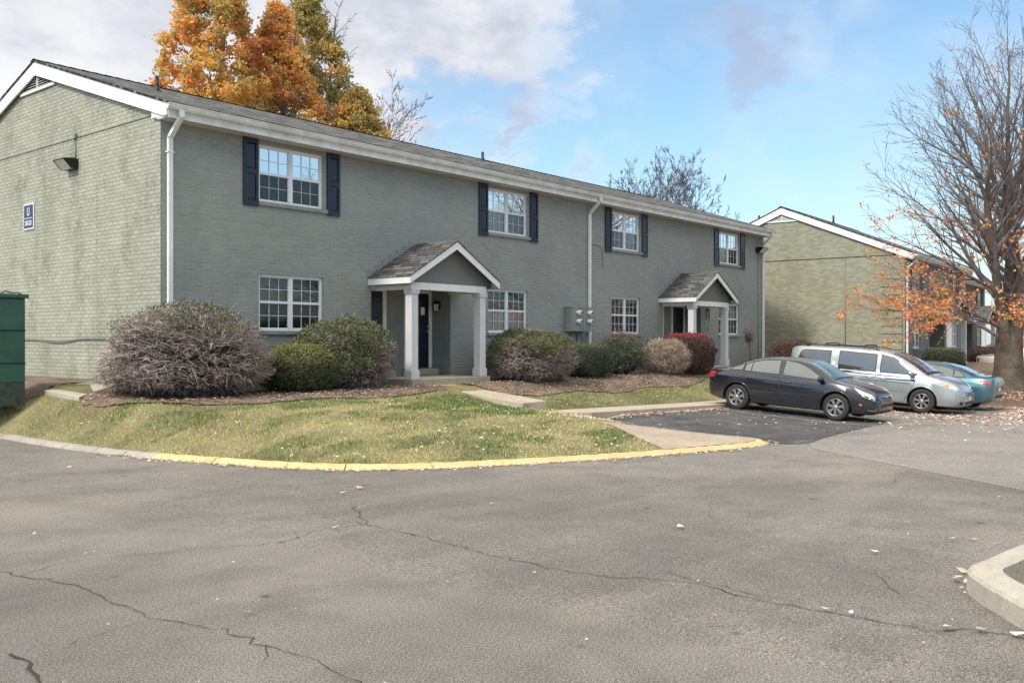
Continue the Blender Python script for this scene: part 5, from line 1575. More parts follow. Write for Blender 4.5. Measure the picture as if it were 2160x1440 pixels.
# big nearly bare tree on the island
tz = float(Y2(*TREE))-.08
T = Tree(5); rr = T.r
T.segs.append(((0,0,-.1),(0,0,.25),.72,.56,0)); T.segs.append(((0,0,.25),(0,0,.8),.56,.47,0)); T.segs.append(((0,0,.8),(.02,.0,1.7),.47,.43,0)); T.segs.append(((.02,0,1.7),(.05,.0,2.4),.43,.38,0))
def camdir(right, fwd, upv):   # right / away as the camera sees them, at the tree
    return (right*.6397+fwd*.7687, -right*.7687+fwd*.6397, upv)
stems = [((-.22,0,1.2),camdir(-.24,-.1,1.0),8.8,.19),((.02,.05,1.8),camdir(-.0,.05,1.0),10.2,.19),((.20,-.1,1.2),camdir(.22,-.1,1.0),10.2,.20),((.1,.2,2.2),camdir(.12,.4,1.0),9.2,.14),((-.1,-.25,2.0),camdir(-.10,-.40,1.0),7.4,.12)]
for p, d, L, r in stems:
    T.grow(p, d, L, r, 1, 4, up=.035, wig=.07, spread=.66, dens=1.4, rend=.12, minr=.0055, ratio=.44, seg=.46, start=.2)
for k in range(12):   # limbs half way up, filling the left and right of the crown
    a = random.Random(k+90); rt = [-1,-.9,-.8,-1,.8,1,-.6,.5,-.95,.2,-.7,-.85][k]; fw = [.1,-.5,.6,-.2,-.3,.3,-.8,.8,.4,-1,.7,-.1][k]
    zz = 3.2+.42*k; T.grow((-.25-.04*k*(1 if rt < 0 else -1.5), 0, zz), camdir(rt, fw, .75+.05*k), 5.6-.16*k, .075, 2, 4, up=.03, wig=.08, spread=.62, dens=1.5, rend=.14, minr=.006, ratio=.42, seg=.44, start=.2)
for k in range(9):   # long lower limbs
    a = random.Random(k+50); rt = [-1.0,-.9,-.95,-.6,.5,.9,.3,-.8,.8][k]; fw = [.1,-.5,.6,-.9,.8,-.2,-1.,0.,.5][k]
    T.grow((-.05, 0, 1.7+.22*k), camdir(rt, fw, .42+.09*a.random()), 4.6+.6*a.random(), .07, 2, 4, up=.012, wig=.09, spread=.62, dens=1.6, rend=.15, minr=.006, ratio=.42, seg=.42, start=.2)
big = tree_obj('autumn_tree', 'big nearly bare tree with a few orange leaves, standing on the leaf-covered island', T, (TREE[0], TREE[1], tz), M['bark'], None, 2, M['barkd'])
print('big tree segs', len(T.segs))
tp = np.array([g[1] for g in T.segs if g[4] >= 3]); 
w = np.exp(-np.clip(tp[:, 2]-2.6, 0, 20)/1.15)*.75+.003
sel = tp[RNG.random(len(tp)) < w]; sel = np.repeat(sel, 6, 0)+RNG.normal(size=(len(sel)*6, 3))*.075
V, F = leaves_np(sel, .10, RNG, droop=.3, aspect=1.5)
pal = np.array([(.80,.30,.12),(.85,.38,.14),(.70,.22,.11),(.82,.50,.16),(.55,.30,.12),(.66,.18,.12),(.45,.38,.12)])
c = pal[RNG.integers(0, len(pal), len(sel))]*RNG.uniform(.7, 1.25, (len(sel), 1))
np_obj('leaves', V, F, M['leaf'], big, np.repeat(c, 4, 0))

# autumn trees behind the long building
def leafy(name, label, loc, H, rad, seed, pal, n, group, zlo=.35, size=.17, shape=1.0, mat='barkd', gap=.9):
    T = Tree(seed); T.grow((0,0,0), (0,0,1), H*.93, .24, 0, 3, up=.05, wig=.04, spread=.85, dens=1.6, rend=.12, minr=.010, ratio=.20, seg=H/22, start=.18)
    root = tree_obj(name, label, T, loc, M[mat], group, 1)
    rng = np.random.default_rng(seed)
    # clumps fill a tapering crown
    nc = 520; hh = rng.uniform(zlo, 1.0, nc)**.85
    prof = np.interp(hh, [zlo, zlo+.12, .60, .78, .9, 1.0], [1.25, 1.1, .92, .66, .36, .06])*rad*shape
    ang = rng.uniform(0, 2*math.pi, nc); q = np.sqrt(rng.uniform(.05, 1, nc)); q = np.maximum(q, rng.uniform(0, 1, nc)**.3*.8)
    C = np.c_[np.cos(ang)*q*prof, np.sin(ang)*q*prof, hh*H]
    cr = rng.uniform(.12, .33, nc)*rad/2.5; per = (cr**2/np.sum(cr**2)*n).astype(int)
    P = []; ci = []
    for k in range(nc):
        g = rng.normal(size=(per[k], 3)); g /= np.linalg.norm(g, axis=1, keepdims=True); g *= (rng.uniform(0, 1, (per[k], 1))**.5)*cr[k]*1.25
        g[:, 2] *= .75; P.append(C[k]+g); ci.append(np.full(per[k], k))
    P = np.concatenate(P); ci = np.concatenate(ci)
    V, F = leaves_np(P, size, rng, droop=.45, aspect=1.25)
    pal = np.array(pal); base = pal[rng.integers(0, len(pal), nc)]
    col = base[ci]*.65+pal[rng.integers(0, len(pal), len(P))]*.35
    col = col*rng.uniform(.7, 1.3, (len(P), 1))
    np_obj('crown', V, F, M['leaf'], root, np.repeat(col, 4, 0))
    return root
OR = [(.70,.33,.11),(.76,.42,.12),(.68,.28,.12),(.70,.46,.13),(.48,.20,.12),(.60,.42,.13)]
GO = [(.72,.46,.12),(.60,.44,.12),(.74,.38,.12),(.46,.38,.12),(.36,.32,.12)]
DG = [(.27,.25,.09),(.34,.28,.10),(.22,.19,.09),(.42,.33,.11),(.32,.21,.11),(.20,.23,.07)]
gA = 'autumn trees behind the long block'
MIX = OR+OR+GO+GO+DG[:3]
leafy('autumn_tree', 'golden-orange tree behind the roof, left of the other two tall ones', (10.3, 14.5, .5), 16.4, 2.45, 21, MIX, 34000, gA, .40, .125)
leafy('autumn_tree', 'deep orange tree behind the roof, between the golden and the green-brown one', (13.3, 14.6, .5), 14.6, 2.5, 22, OR+OR+GO+DG[:2], 30000, gA, .38, .125)
leafy('autumn_tree', 'dark green-brown tree rising tallest behind the orange trees', (16.2, 16.3, .5), 16.4, 2.9, 23, DG+DG+GO, 30000, gA, .38, .13)
leafy('autumn_tree', 'low yellow-green tree at the right foot of the orange trees', (16.2, 13.1, .5), 11.5, 2.6, 24, GO+DG+DG[:3]+OR[:2], 20000, gA, .45, .13)

def bare(name, label, loc, H, seed, group, mat='barkg', spread=.6, dens=1.3, stems=1, lean=.2, minr=.012, lv=4, r=.16, ratio=.5):
    T = Tree(seed)
    if stems > 1:
        T.segs.append(((0,0,-.2),(0,0,.8),r*1.6,r*1.3,0))
        for k in range(stems):
            a = 2*math.pi*k/stems+.5; T.grow((0,0,.7), (math.cos(a)*lean, math.sin(a)*lean, 1), H*T.r.uniform(.8,1), r, 1, lv, up=.045, wig=.06, spread=spread, dens=dens, rend=.1, minr=minr, ratio=ratio*.7, seg=H/15, start=.25)
    else: T.grow((0,0,-.2), (0,0,1), H, r*1.4, 0, lv, up=.05, wig=.05, spread=spread, dens=dens, rend=.1, minr=minr, ratio=ratio, seg=H/13, start=.3)
    print(label[:20], len(T.segs))
    return tree_obj(name, label, T, loc, M[mat], group, 2 if stems > 1 else 1)
gB = 'bare trees beyond the roofs'
bare('bare_tree', 'bare grey tree fanning out behind the roof just right of the orange trees', (19.2, 20.0, .4), 12.0, 31, gB, stems=9, lean=.60, lv=4, dens=2.8, minr=.009)
bare('bare_tree', 'leafless tree with several upright stems above the far end of the long roof', (42.0, 14.8, .4), 10.9, 32, gB, stems=10, lean=.32, lv=4, dens=2.8, minr=.010)
bare('bare_tree', 'small spindly bare tree low beside the gable of the second block', (49.5, 14.5, .4), 9.4, 33, gB, stems=6, lean=.40, lv=4, dens=1.7, minr=.016)
bare('bare_tree', 'twiggy bare treetop peeping over the ridge near the left chimney pipe', (12.3, 27.5, .4), 10.2, 34, gB, stems=8, lean=.34, lv=4, dens=1.7, minr=.016)
leafy('leafy_tree', 'thin dark leafy treetop just showing over the middle of the roof ridge', (26.6, 11.9, .5), 9.1, 2.4, 35, DG, 4000, None, .5, .16)

# far autumn trees at the end of the street
gF = 'autumn trees at the end of the street'
far = [((60,-6.5),9,3.4,OR,'orange'),((66,-11),10,3.8,GO,'golden'),((72,-3.5),11,4,DG,'green-brown'),((70,-16),9.5,3.5,OR,'rusty orange'),((80,-9),11.5,4.2,GO,'ochre')]
names = ['nearest orange tree at the end of the street behind the trunk','golden tree far down the street right of the big trunk','tall green-brown tree beyond the last block','rust-orange tree at the right picture edge far away','ochre tree farthest down the street']
for i, ((x, y), H, rd, pl_, nm) in enumerate(far):
    leafy('autumn_tree', names[i], (x, y, -.4), H, rd, 60+i, pl_, 5000, gF, .12, .30)

# ---- shrubs
ZM = .5
def ell_core(name, r3, mat, root, seed, power=2.0, amp=.08, zmin=-.05, scale=.86):  # solid dark blob in a shrub: blocks see-through, stands in for inner shade
    bm = bmesh.new(); bmesh.ops.create_icosphere(bm, subdivisions=4, radius=1)
    for v in bm.verts:
        n = v.co.normalized(); k = (abs(n.x)**power+abs(n.y)**power+abs(n.z)**power)**(-1/power)
        q = n*k*(1+amp*mnoise.noise(n*2.2+Vector((seed, 0, 0))))*scale
        v.co = Vector((q.x*r3[0], q.y*r3[1], max(zmin, (ZM+(1-ZM)*q.z if q.z > 0 else ZM+ZM*q.z)*r3[2])))
    me = bpy.data.meshes.new(name); bm.to_mesh(me); bm.free(); me.shade_smooth(); me.materials.append(mat)
    o = bpy.data.objects.new(name, me); link(o, root); return o
def shrub_surface(n, r3, power, amp, seed, rng, shell=.12):
    g = rng.normal(size=(n, 3)); g /= np.linalg.norm(g, axis=1, keepdims=True)
    k = (np.abs(g)**power).sum(1)**(-1/power)
    nz = np.array([mnoise.noise(Vector(v)*2.2+Vector((seed, 0, 0))) for v in g])
    nz2 = np.array([mnoise.noise(Vector(v)*7+Vector((seed, 3, 0))) for v in g])
    rad = k*(1+amp*nz+amp*.5*nz2)*(1-shell*rng.uniform(0, 1, n)**1.5)
    P = g*rad[:, None]; P[:, 2] = np.where(P[:, 2] > 0, ZM+(1-ZM)*P[:, 2], ZM+ZM*P[:, 2])
    return P*np.array(r3), g, nz2
def leafy_shrub(name, label, loc, r3, n, size, pal, seed, power=2.4, amp=.08, top=None, topz=.8, shell=.14, rz=0, stems=True, mat='leafg', group=None, spikes=0):
    root = empty(name, (loc[0], loc[1], loc[2]), rz, label, 'shrub', group)
    rng = np.random.default_rng(seed)
    ell_core('dark_core', r3, M['core'], root, seed, power, amp, scale=.84)
    P, g, nz = shrub_surface(n, r3, power, amp, seed, rng, shell)
    keep = P[:, 2] > .01; P = P[keep]; g = g[keep]; nz = nz[keep]
    V, F = leaves_np(P, size, rng, aspect=1.7, N=g)
    pal = np.array(pal); col = pal[rng.integers(0, len(pal), len(P))]*rng.uniform(.7, 1.3, (len(P), 1))*(.75+.5*np.clip(nz+.3, 0, 1))[:, None]
    if top is not None:
        t = np.array(top); f = np.clip((P[:, 2]/r3[2]-topz)/.12+rng.uniform(-.6, .6, len(P)), 0, 1)[:, None]
        col = col*(1-f)+t[rng.integers(0, len(t), len(P))]*f*rng.uniform(.75, 1.25, (len(P), 1))
    np_obj('foliage', V, F, M[mat], root, np.repeat(col, 4, 0))
    # twigs poking out
    q = rng.integers(0, len(P), 130+spikes); segs = []
    for i in q:
        a = P[i]*np.array([.75,.75,.9]); b = P[i]+g[i]*rng.uniform(.02, .10)+np.array([0,0,rng.uniform(0,.05)]); segs.append((tuple(a), tuple(b), .005, .003))
    for k in range(9):
        a = rng.uniform(0, 6.28); segs.append(((math.cos(a)*.1, math.sin(a)*.1, -.1), (math.cos(a)*r3[0]*.6, math.sin(a)*r3[1]*.6, r3[2]*.4), .018, .012))
    V, F = tubes_np(segs); np_obj('twigs', V, F, M['barkd'], root)
    return root
def twig_shrub(name, label, loc, r3, n, seed, cols, leafpal=None, nleaf=0, leafz=.55, power=2.2, rz=0, leafsize=.035, thick=.0065, core='coretwig', group=None, leaffun=None):
    """dome of bare curving twigs, green tufts where it has leaves"""
    root = empty(name, loc, rz, label, 'shrub', group); rng = np.random.default_rng(seed)
    ell_core('dark_core', r3, M[core], root, seed, power, .08, scale=.74)
    P, g, nz = shrub_surface(n, r3, power, .14, seed, rng, .16)
    segs = []; sc = []
    cols = np.array(cols)
    for i in range(n):
        tip = P[i]
        if tip[2] < .03: tip = tip*np.array([1, 1, 0])+np.array([0, 0, .03+rng.uniform(0, .1)])
        ra = rng.normal()*.75; ca_, sa_ = math.cos(ra), math.sin(ra); rs = rng.uniform(.35, .8); a0 = np.array([(tip[0]*ca_-tip[1]*sa_)*rs, (tip[0]*sa_+tip[1]*ca_)*rs, tip[2]*rng.uniform(.3, .95)+.10])
        # curve: rise then droop outward
        mid = (a0+tip)/2+np.array([0, 0, .10+.08*rng.uniform()])+rng.normal(size=3)*.05
        pts = []
        for t in np.linspace(.35, 1, 6):
            p = (1-t)**2*a0+2*t*(1-t)*mid+t*t*tip; pts.append(p+rng.normal(size=3)*.026)
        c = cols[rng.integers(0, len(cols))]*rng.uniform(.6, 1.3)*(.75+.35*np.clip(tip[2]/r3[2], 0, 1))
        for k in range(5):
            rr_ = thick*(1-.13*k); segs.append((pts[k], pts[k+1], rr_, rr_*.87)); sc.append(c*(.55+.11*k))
        # forks at the tip
        for _ in range(2):
            e = pts[-2]+(pts[-1]-pts[-2])*rng.uniform(0, 1); f = e+g[i]*rng.uniform(.01, .06)+rng.normal(size=3)*.045
            segs.append((e, f, thick*.5, thick*.3)); sc.append(c*1.15)
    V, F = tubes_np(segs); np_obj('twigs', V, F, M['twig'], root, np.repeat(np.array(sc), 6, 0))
    if nleaf:
        P, g, nz = shrub_surface(nleaf*3, r3, power, .14, seed, rng, .09)
        h = P[:, 2]/r3[2]; pn = np.array([mnoise.noise(Vector(p)*2.6+Vector((seed, 9, 1))) for p in P])
        f = (h-leafz)*5+pn*2.2
        if leaffun is not None: f = f+leaffun(P/np.array(r3))
        k = rng.uniform(0, 1, len(P)) < np.clip(f, 0, 1); P = P[k][:nleaf]; g = g[k][:nleaf]
        V, F = leaves_np(P*1.02, leafsize, rng, aspect=1.8, N=g); lp = np.array(leafpal)
        col = lp[rng.integers(0, len(lp), len(P))]*rng.uniform(.6, 1.3, (len(P), 1))
        np_obj('foliage', V, F, M['leafg'], root, np.repeat(col, 4, 0))
    return root
def gz(x, y): return float(Y(x, y))
TW = [(.36,.29,.26),(.43,.36,.33),(.26,.205,.185),(.52,.43,.38),(.31,.245,.22)]
LG = [(.09,.12,.04),(.12,.15,.045),(.06,.08,.03),(.16,.18,.06)]
ZM = .30
twig_shrub('bare_shrub', 'huge dome-shaped shrub of bare grey twigs at the corner of the long block', (.10,-.80,gz(.1,-.9)-.03), (1.62,1.30,1.72), 4600, 41, TW, LG, 6500, .72, thick=.0085, leafsize=.045, leaffun=lambda q: .5*(-q[:,0]*.5-q[:,1]*.9)-.1)
ZM = .42
leafy_shrub('clipped_shrub', 'rounded clipped olive-green shrub between two twiggy ones left of the nearer porch', (2.45,-1.02,gz(2.6,-1)-.03), (.78,.78,1.03), 15000, .030, [(.07,.085,.025),(.10,.12,.03),(.05,.06,.02)], 42, 2.6, .05, top=[(.22,.23,.04),(.18,.20,.035),(.27,.27,.055)], topz=.55, shell=.08)
twig_shrub('mixed_shrub', 'tall half-leafy grey shrub against the nearer porch on its left', (3.78,-.88,gz(3.7,-1)-.03), (1.12,.85,1.50), 2600, 43, TW, LG+[(.14,.16,.07)], 19000, .22, 2.8, thick=.008, leafsize=.045, leaffun=lambda q: .3-2.6*(q[:,0]*.6-q[:,1]*.35))
twig_shrub('mixed_shrub', 'wide shrub, green on top with bare twigs below, right of the nearer porch', (9.70,-1.35,gz(9.7,-1.4)-.03), (1.30,.98,1.30), 3600, 44, TW+[(.34,.26,.26)], [(.13,.145,.05),(.17,.18,.065),(.09,.10,.04)], 22000, .54, 2.8, thick=.0085, leafsize=.042)
leafy_shrub('clipped_shrub', 'boxy clipped dark green shrub below the electricity meters', (12.25,-1.25,gz(12.3,-1.2)-.03), (.72,.70,.98), 14000, .030, [(.045,.065,.03),(.06,.085,.04),(.035,.05,.025)], 45, 5.0, .03, top=[(.15,.19,.035),(.12,.16,.03)], topz=.9, shell=.07)
# nandina: airy stems with leaf sprays
def sprays(name, label, loc, r3, seed, pal, ns=46, per=60, size=.055, topcol=None):
    root = empty(name, loc, 0, label, 'shrub'); rng = np.random.default_rng(seed); segs = []; P = []; C = []; pal = np.array(pal)
    for k in range(ns):
        a = rng.uniform(0, 6.28); q = math.sqrt(rng.uniform(0, 1)); x, y = math.cos(a)*q*r3[0], math.sin(a)*q*r3[1]; h = r3[2]*rng.uniform(.45, 1.0)*(1-.18*q)
        b = np.array([x*.35, y*.35, 0]); t = np.array([x, y, h]); m = (b+t)/2+np.array([0,0,.1]); segs += [(b, m, .010, .008), (m, t, .008, .005)]
        for j in range(per):
            u = rng.uniform(.35, 1.05); c0 = b+(t-b)*u; off = rng.normal(size=3)*np.array([.15,.15,.08]); P.append(c0+off)
            base = pal[rng.integers(0, len(pal))]*rng.uniform(.6, 1.3)*(.55+.55*u)
            if topcol is not None and c0[2] > r3[2]*.80 and rng.random() < .55: base = np.array(topcol)*rng.uniform(.6, 1.3)
            C.append(base)
            if j % 4 == 0: segs.append((c0, c0+off, .003, .002))
    V, F = tubes_np(segs); np_obj('stems', V, F, M['barkd'], root)
    V, F = leaves_np(np.array(P), size, rng, aspect=2.6, droop=.25); np_obj('foliage', V, F, M['leafg'], root, np.repeat(np.array(C), 4, 0))
    return root
nd = sprays('feathery_shrub', 'tall feathery green shrub with reddish top below the third ground-floor window', (14.35,-1.15,gz(14.3,-1.1)-.03), (.98,.70,1.45), 46, [(.05,.085,.034),(.07,.11,.042),(.04,.06,.03),(.11,.13,.045)], 95, 90, .07, (.28,.06,.035))
ell_core('dark_core', (.62,.45,1.0), M['core'], nd, 3, 2.2, .2)
twig_shrub('dry_shrub', 'small straw-coloured dry shrub left of the red clipped one', (16.35,-1.45,gz(16.3,-1.4)-.03), (.92,.75,1.12), 2600, 47, [(.52,.41,.32),(.44,.35,.28),(.60,.48,.37)], [(.42,.29,.19),(.32,.21,.16),(.15,.16,.07)], 4500, .35, 2.2)
RED = [(.085,.025,.028),(.13,.034,.034),(.06,.024,.022),(.08,.05,.026)]
leafy_shrub('clipped_shrub', 'large clipped burgundy shrub with bright red top left of the farther porch', (17.75,-1.45,gz(18,-1.4)-.05), (.98,.78,1.34), 20000, .040, RED, 48, 3.6, .06, top=[(.36,.035,.055),(.28,.03,.045),(.42,.07,.06)], topz=.84, shell=.10)
leafy_shrub('clipped_shrub', 'long low brown-red shrub at the far corner of the long block', (26.0,-1.7,gz(25.9,-1.6)-.05), (1.55,.75,1.12), 15000, .045, [(.14,.055,.045),(.10,.045,.035),(.18,.085,.06)], 49, 2.8, .14, shell=.22, spikes=120)
# thin dead topiary beside farther window
rt = empty('dead_rose', (24.0,-.75,gz(24,-.8)), 0, 'thin dried-up standard rose against the brick near the far corner', 'plant')
rg = np.random.default_rng(5); sg_ = []
for k in range(4):
    a = np.array([.05*k,0,0]); b = np.array([-.12+.03*k,0,.75]); c_ = np.array([-.2+.05*k,0,1.02]); sg_ += [(a,b,.010,.008),(b,c_,.008,.006)]
for k in range(150):
    p_ = np.array([-.15,0,1.15])+rg.normal(size=3)*np.array([.13,.10,.12]); sg_.append((np.array([-.15,0,1.0]), p_, .003, .002))
V, F = tubes_np(sg_); np_obj('stems', V, F, M['barkd'], rt)
P = np.array([-.16,0,1.18])+RNG.normal(size=(420,3))*np.array([.13,.10,.13]); V, F = leaves_np(P, .05, RNG); np_obj('foliage', V, F, M['leaf'], rt, np.repeat(np.array([(.09,.06,.04)])*RNG.uniform(.5,1.6,(420,1)), 4, 0))
# bin leaning on its side in front of the farther porch, strappy plant
bn = empty('waste_bin', (20.72,-.62,.80), R(15), 'black plastic bin tipped over on the farther porch', 'bin'); bn.rotation_euler = (R(14), R(28), R(10))
p = MB(); p.lathe([(.155,0),(.165,.02),(.21,.60),(.225,.61),(.225,.645),(.20,.645),(.195,.60),(.15,.04),(0,.04)], (0,0,0), 'z', 4, smooth=False); p.lathe([(0,0),(.155,0)], (0,0,0), 'z', 4, smooth=False)
p.build('bin_body', M['bin'], bn, bevel=.012)
p = MB(); p.box(-.05,.05,-.16,-.14,.40,.50); p.build('grip', M['black'], bn)
st_ = empty('strappy_plant', (20.35,-.95,.70), 0, 'strap-leaved green plant behind the red shrub at the farther porch', 'plant')
mb = MB(); rg2 = random.Random(3)
for k in range(16):
    a = rg2.uniform(0, 6.28); L = rg2.uniform(.4, .62); vs = []; fs = []
    for i in range(6):
        t = i/5; x = math.cos(a)*L*.5*t**1.5; y = math.sin(a)*L*.5*t**1.5; z = L*(t-.25*t**3); w = .028*(1-t**2)+.003
        vs += [(x-math.sin(a)*w, y+math.cos(a)*w, z), (x+math.sin(a)*w, y-math.cos(a)*w, z)]
    for i in range(5): fs.append((2*i,2*i+1,2*i+3,2*i+2))
    mb.add(vs, fs, 0, True)
mb.build('blades', m_simple('strap_leaf', (.06,.12,.035), .4), st_)

# hedges in front of second building
def g2(x, y): return float(Y2(x, y))
leafy_shrub('clipped_hedge', 'green clipped shrub before the window of the second block', (32.9,-5.35,.38), (1.0,.8,.95), 6000, .05, [(.045,.065,.027),(.065,.085,.03)], 51, 3.5, .04, top=[(.15,.18,.045)], topz=.85)
leafy_shrub('clipped_hedge', 'dark red clipped hedge beyond the porch columns of the second block', (48.6,-3.4,-.1), (1.6,.8,1.35), 7000, .06, [(.11,.035,.03),(.08,.03,.025)], 52, 3.8, .05)
leafy_shrub('clipped_hedge', 'far green hedge along the street behind the pickup', (57.0,-2.6,-.2), (2.8,1.0,1.7), 6000, .08, [(.08,.11,.035),(.11,.14,.05)], 53, 3.2, .08)
leafy_shrub('clipped_hedge', 'small bright red shrub behind the pickup bed', (52.0,-3.3,-.1), (1.0,.8,1.35), 4000, .07, [(.38,.05,.05),(.25,.03,.03)], 54, 2.6, .08)

# ------------------------------------------------------------------ grass
def in_poly(x, y, poly):
    ins = np.zeros(x.shape, bool)
    for i in range(len(poly)):
        x1, y1 = poly[i]; x2, y2 = poly[(i+1) % len(poly)]
        if y1 == y2: continue
        ins ^= ((y1 > y) != (y2 > y)) & (x < (x2-x1)*(y-y1)/(y2-y1)+x1)
    return ins
slab_p = [(6.0,-1.3),(6.9,-1.3),(7.4,-3.72),(6.33,-3.84)]
sl_p = sl
ap_p = grow_poly(apron, -.03)
N = 420000
gx = RNG.uniform(-2.6, 27, N); gy = RNG.uniform(-9.5, 3, N)
dn = np.where(gx < 8, 1.0, .55); k = (RNG.random(N) < dn)
gx = gx[k]; gy = gy[k]
ok = in_poly(gx, gy, lawn) & ~in_poly(gx, gy, slab_p) & ~in_poly(gx, gy, sl_p) & ~in_poly(gx, gy, ap_p)
edge = RNG.uniform(0, 1, len(gx))
soil_p = [(-.12,.2),(-.4,1.66),(-1.76,1.05),(-2.1,1.6),(-2.2,2.6),(-2.3,5),(-2.0,8),(-.12,8)]
ok &= ~(in_poly(gx, gy, soil_p) & (fbm(gx*2, gy*2, 5) < .62))
bedmask = in_poly(gx, gy, BED1) | in_poly(gx, gy, BED2) | in_poly(gx, gy, BED3)

dbed = np.minimum(np.minimum(dist_poly(gx, gy, BED1)[0], dist_poly(gx, gy, BED2)[0]), dist_poly(gx, gy, BED3)[0])
ok &= ~(bedmask & (edge > np.exp(-dbed/.07)*.8+.01)); ok &= ~((gy > -.05) & (gx > -.05))
n1 = fbm(gx*.5+gy*.25, gy*1.5-gx*.4, 3); n2 = fbm(gx*2.2, gy*2.2, 9)
thin = np.clip((n2-.28)*4, .45, 1); ok &= RNG.random(len(gx)) < thin
gx = gx[ok]; gy = gy[ok]; n1 = n1[ok]; n2 = n2[ok]; n = len(gx)
g_ = np.clip((n1-.50)*12+.40+(n2-.5)*1.6+.5*np.exp(-((gy+3.3)/.7)**2), 0.06, .95)
g_ = np.where(gx > 7.2, np.clip(g_+.6, 0, 1), g_)       # strip by the bay is greener
g_ = np.where((gy > -4.4) & (gx > 3.2), np.clip(g_+.35, 0, 1), g_)
g_ = g_*.93
pick = RNG.random(n) < g_
straw = np.array([(.72,.62,.30),(.62,.55,.26),(.80,.71,.42),(.52,.48,.22),(.50,.38,.18)])[RNG.integers(0, 5, n)]
gre = np.array([(.085,.19,.04),(.12,.25,.05),(.055,.125,.03),(.20,.30,.07)])[RNG.integers(0, 4, n)]
col = np.where(pick[:, None], gre, straw)*RNG.uniform(.75, 1.2, (n, 1))
P0 = np.c_[gx, gy, Y(gx, gy)-.004]
a = RNG.uniform(0, 2*math.pi, n); h = RNG.uniform(.018, .055, n)*(1+.4*g_); w = RNG.uniform(.003, .007, n)
lean = RNG.normal(size=(n, 2))*.026
V = np.stack([P0+np.c_[np.cos(a)*w, np.sin(a)*w, 0*w], P0-np.c_[np.cos(a)*w, np.sin(a)*w, 0*w], P0+np.c_[lean[:, 0], lean[:, 1], h]], 1).reshape(-1, 3)
o = np_obj('grass', V, np.arange(3*n).reshape(n, 3), M['grass'], None, np.repeat(col, 3, 0)); tag(o, 'short patchy yellow and green grass of the front lawn', 'grass', kind='stuff')
print('grass', n)

# ------------------------------------------------------------------ fallen leaves
def fallen(name, label, x, y, zf, size, pal, seed, lift=.012):
    rng = np.random.default_rng(seed); n = len(x); a = rng.uniform(0, 6.28, n); s = size*rng.uniform(.5, 1.3, n); ti = rng.normal(size=(n, 2))*.35
    P = np.c_[x, y, zf(x, y)+lift]; d = np.c_[np.cos(a), np.sin(a), ti[:, 0]*.6]; e = np.c_[-np.sin(a), np.cos(a), ti[:, 1]*.6]
    s1 = s[:, None]; up = np.array([[0, 0, 1.]])
    V = np.stack([P-d*s1*.5+up*s1*.12, P+e*s1*.36, P+d*s1*.5+up*s1*.15, P-e*s1*.36+up*s1*.08], 1).reshape(-1, 3)
    V[:, 2] = np.maximum(V[:, 2], np.repeat(P[:, 2], 4)-.004)
    pal = np.array(pal); c = pal[rng.integers(0, len(pal), n)]*rng.uniform(.75, 1.2, (n, 1))
    o = np_obj(name, V, np.arange(4*n).reshape(n, 4), M['fallen'], None, np.repeat(c, 4, 0)); return tag(o, label, 'leaves', kind='stuff')
PK = [(.62,.42,.34),(.70,.55,.45),(.55,.30,.22),(.72,.62,.52),(.45,.26,.18)]
PL = [(.72,.66,.52),(.60,.52,.38),(.50,.36,.22),(.66,.60,.50)]
# dense drift round the big tree
n = 17000; x = TREE[0]+RNG.normal(size=n)*4.2-1.0+.5; y = TREE[1]+RNG.normal(size=n)*2.6-1.6
def ZZ(x, y):
    return np.where(in_poly(x, y, YARD2), Y2(x, y), A(x, y)+.006)
k = ~((x > 18.6) & (x < 23.2) & (y > -10.2)) & ~((x > 13) & (x < 16) & (y > -9)) & ((y < -4) | (x > 26)) & ~((x < 24.2) & (y > -5))
fallen('leaf_litter', 'dense carpet of pinkish-brown fallen leaves round the big tree', x[k], y[k], ZZ, .10, PK, 1)
# sparse on bay and lane
n = 1100; x = RNG.uniform(7.8, 24, n); y = -4.95-RNG.gamma(1.9, 2.2, n)
k = (y > -17) & (RNG.random(n) < np.clip((x-5)/14, .15, 1))
fallen('leaf_litter', 'pale fallen leaves strewn over the sealed bay and the lane', x[k], y[k], lambda a, b: A(a, b)+.016, .06, PK+PL, 2)
# drift in the bay corner and along kerb feet
n = 700; x = RNG.uniform(8.0, 13.4, n); y = -4.92-RNG.exponential(.10, n)
fallen('leaf_litter', 'drift of leaves along the foot of the pavement kerb', x, y, lambda a, b: A(a, b)+.01, .07, PK, 3)
cp = np.array(resample(CURB[i0-10:], .02)); m_ = RNG.integers(0, len(cp), 900); off = RNG.exponential(.07, 900)
nrm = np.array(offs(resample(CURB[i0-10:], .02), -1.0))-cp
x = cp[m_, 0]+nrm[m_, 0]*off; y = cp[m_, 1]+nrm[m_, 1]*off
fallen('leaf_litter', 'bits of leaf lying along the foot of the yellow kerb', x, y, lambda a, b: A(a, b)+.006, .05, PL+PK, 4)
# on lawn and beds
n = 9000; x = RNG.uniform(-2.5, 20, n); y = RNG.uniform(-9.3, -.9, n)
k = in_poly(x, y, lawn) & ~in_poly(x, y, ap_p) & ~in_poly(x, y, slab_p); dn = np.clip((x+1)/9, .12, 1)*np.where(y < -5.5, 1., .5); k &= RNG.random(n) < dn
fallen('leaf_litter', 'dry leaves scattered on the lawn and the mulch', x[k], y[k], lambda a, b: Y(a, b)+.03, .055, PL, 5)
n = 500; x = RNG.uniform(5.2, 8.2, n); y = RNG.uniform(-6.3, -5.2, n); k = in_poly(x, y, lawn); 
fallen('leaf_litter', 'drift of brown leaves beside the concrete apron', x[k], y[k], lambda a, b: Y(a, b)+.03, .06, PK, 6)
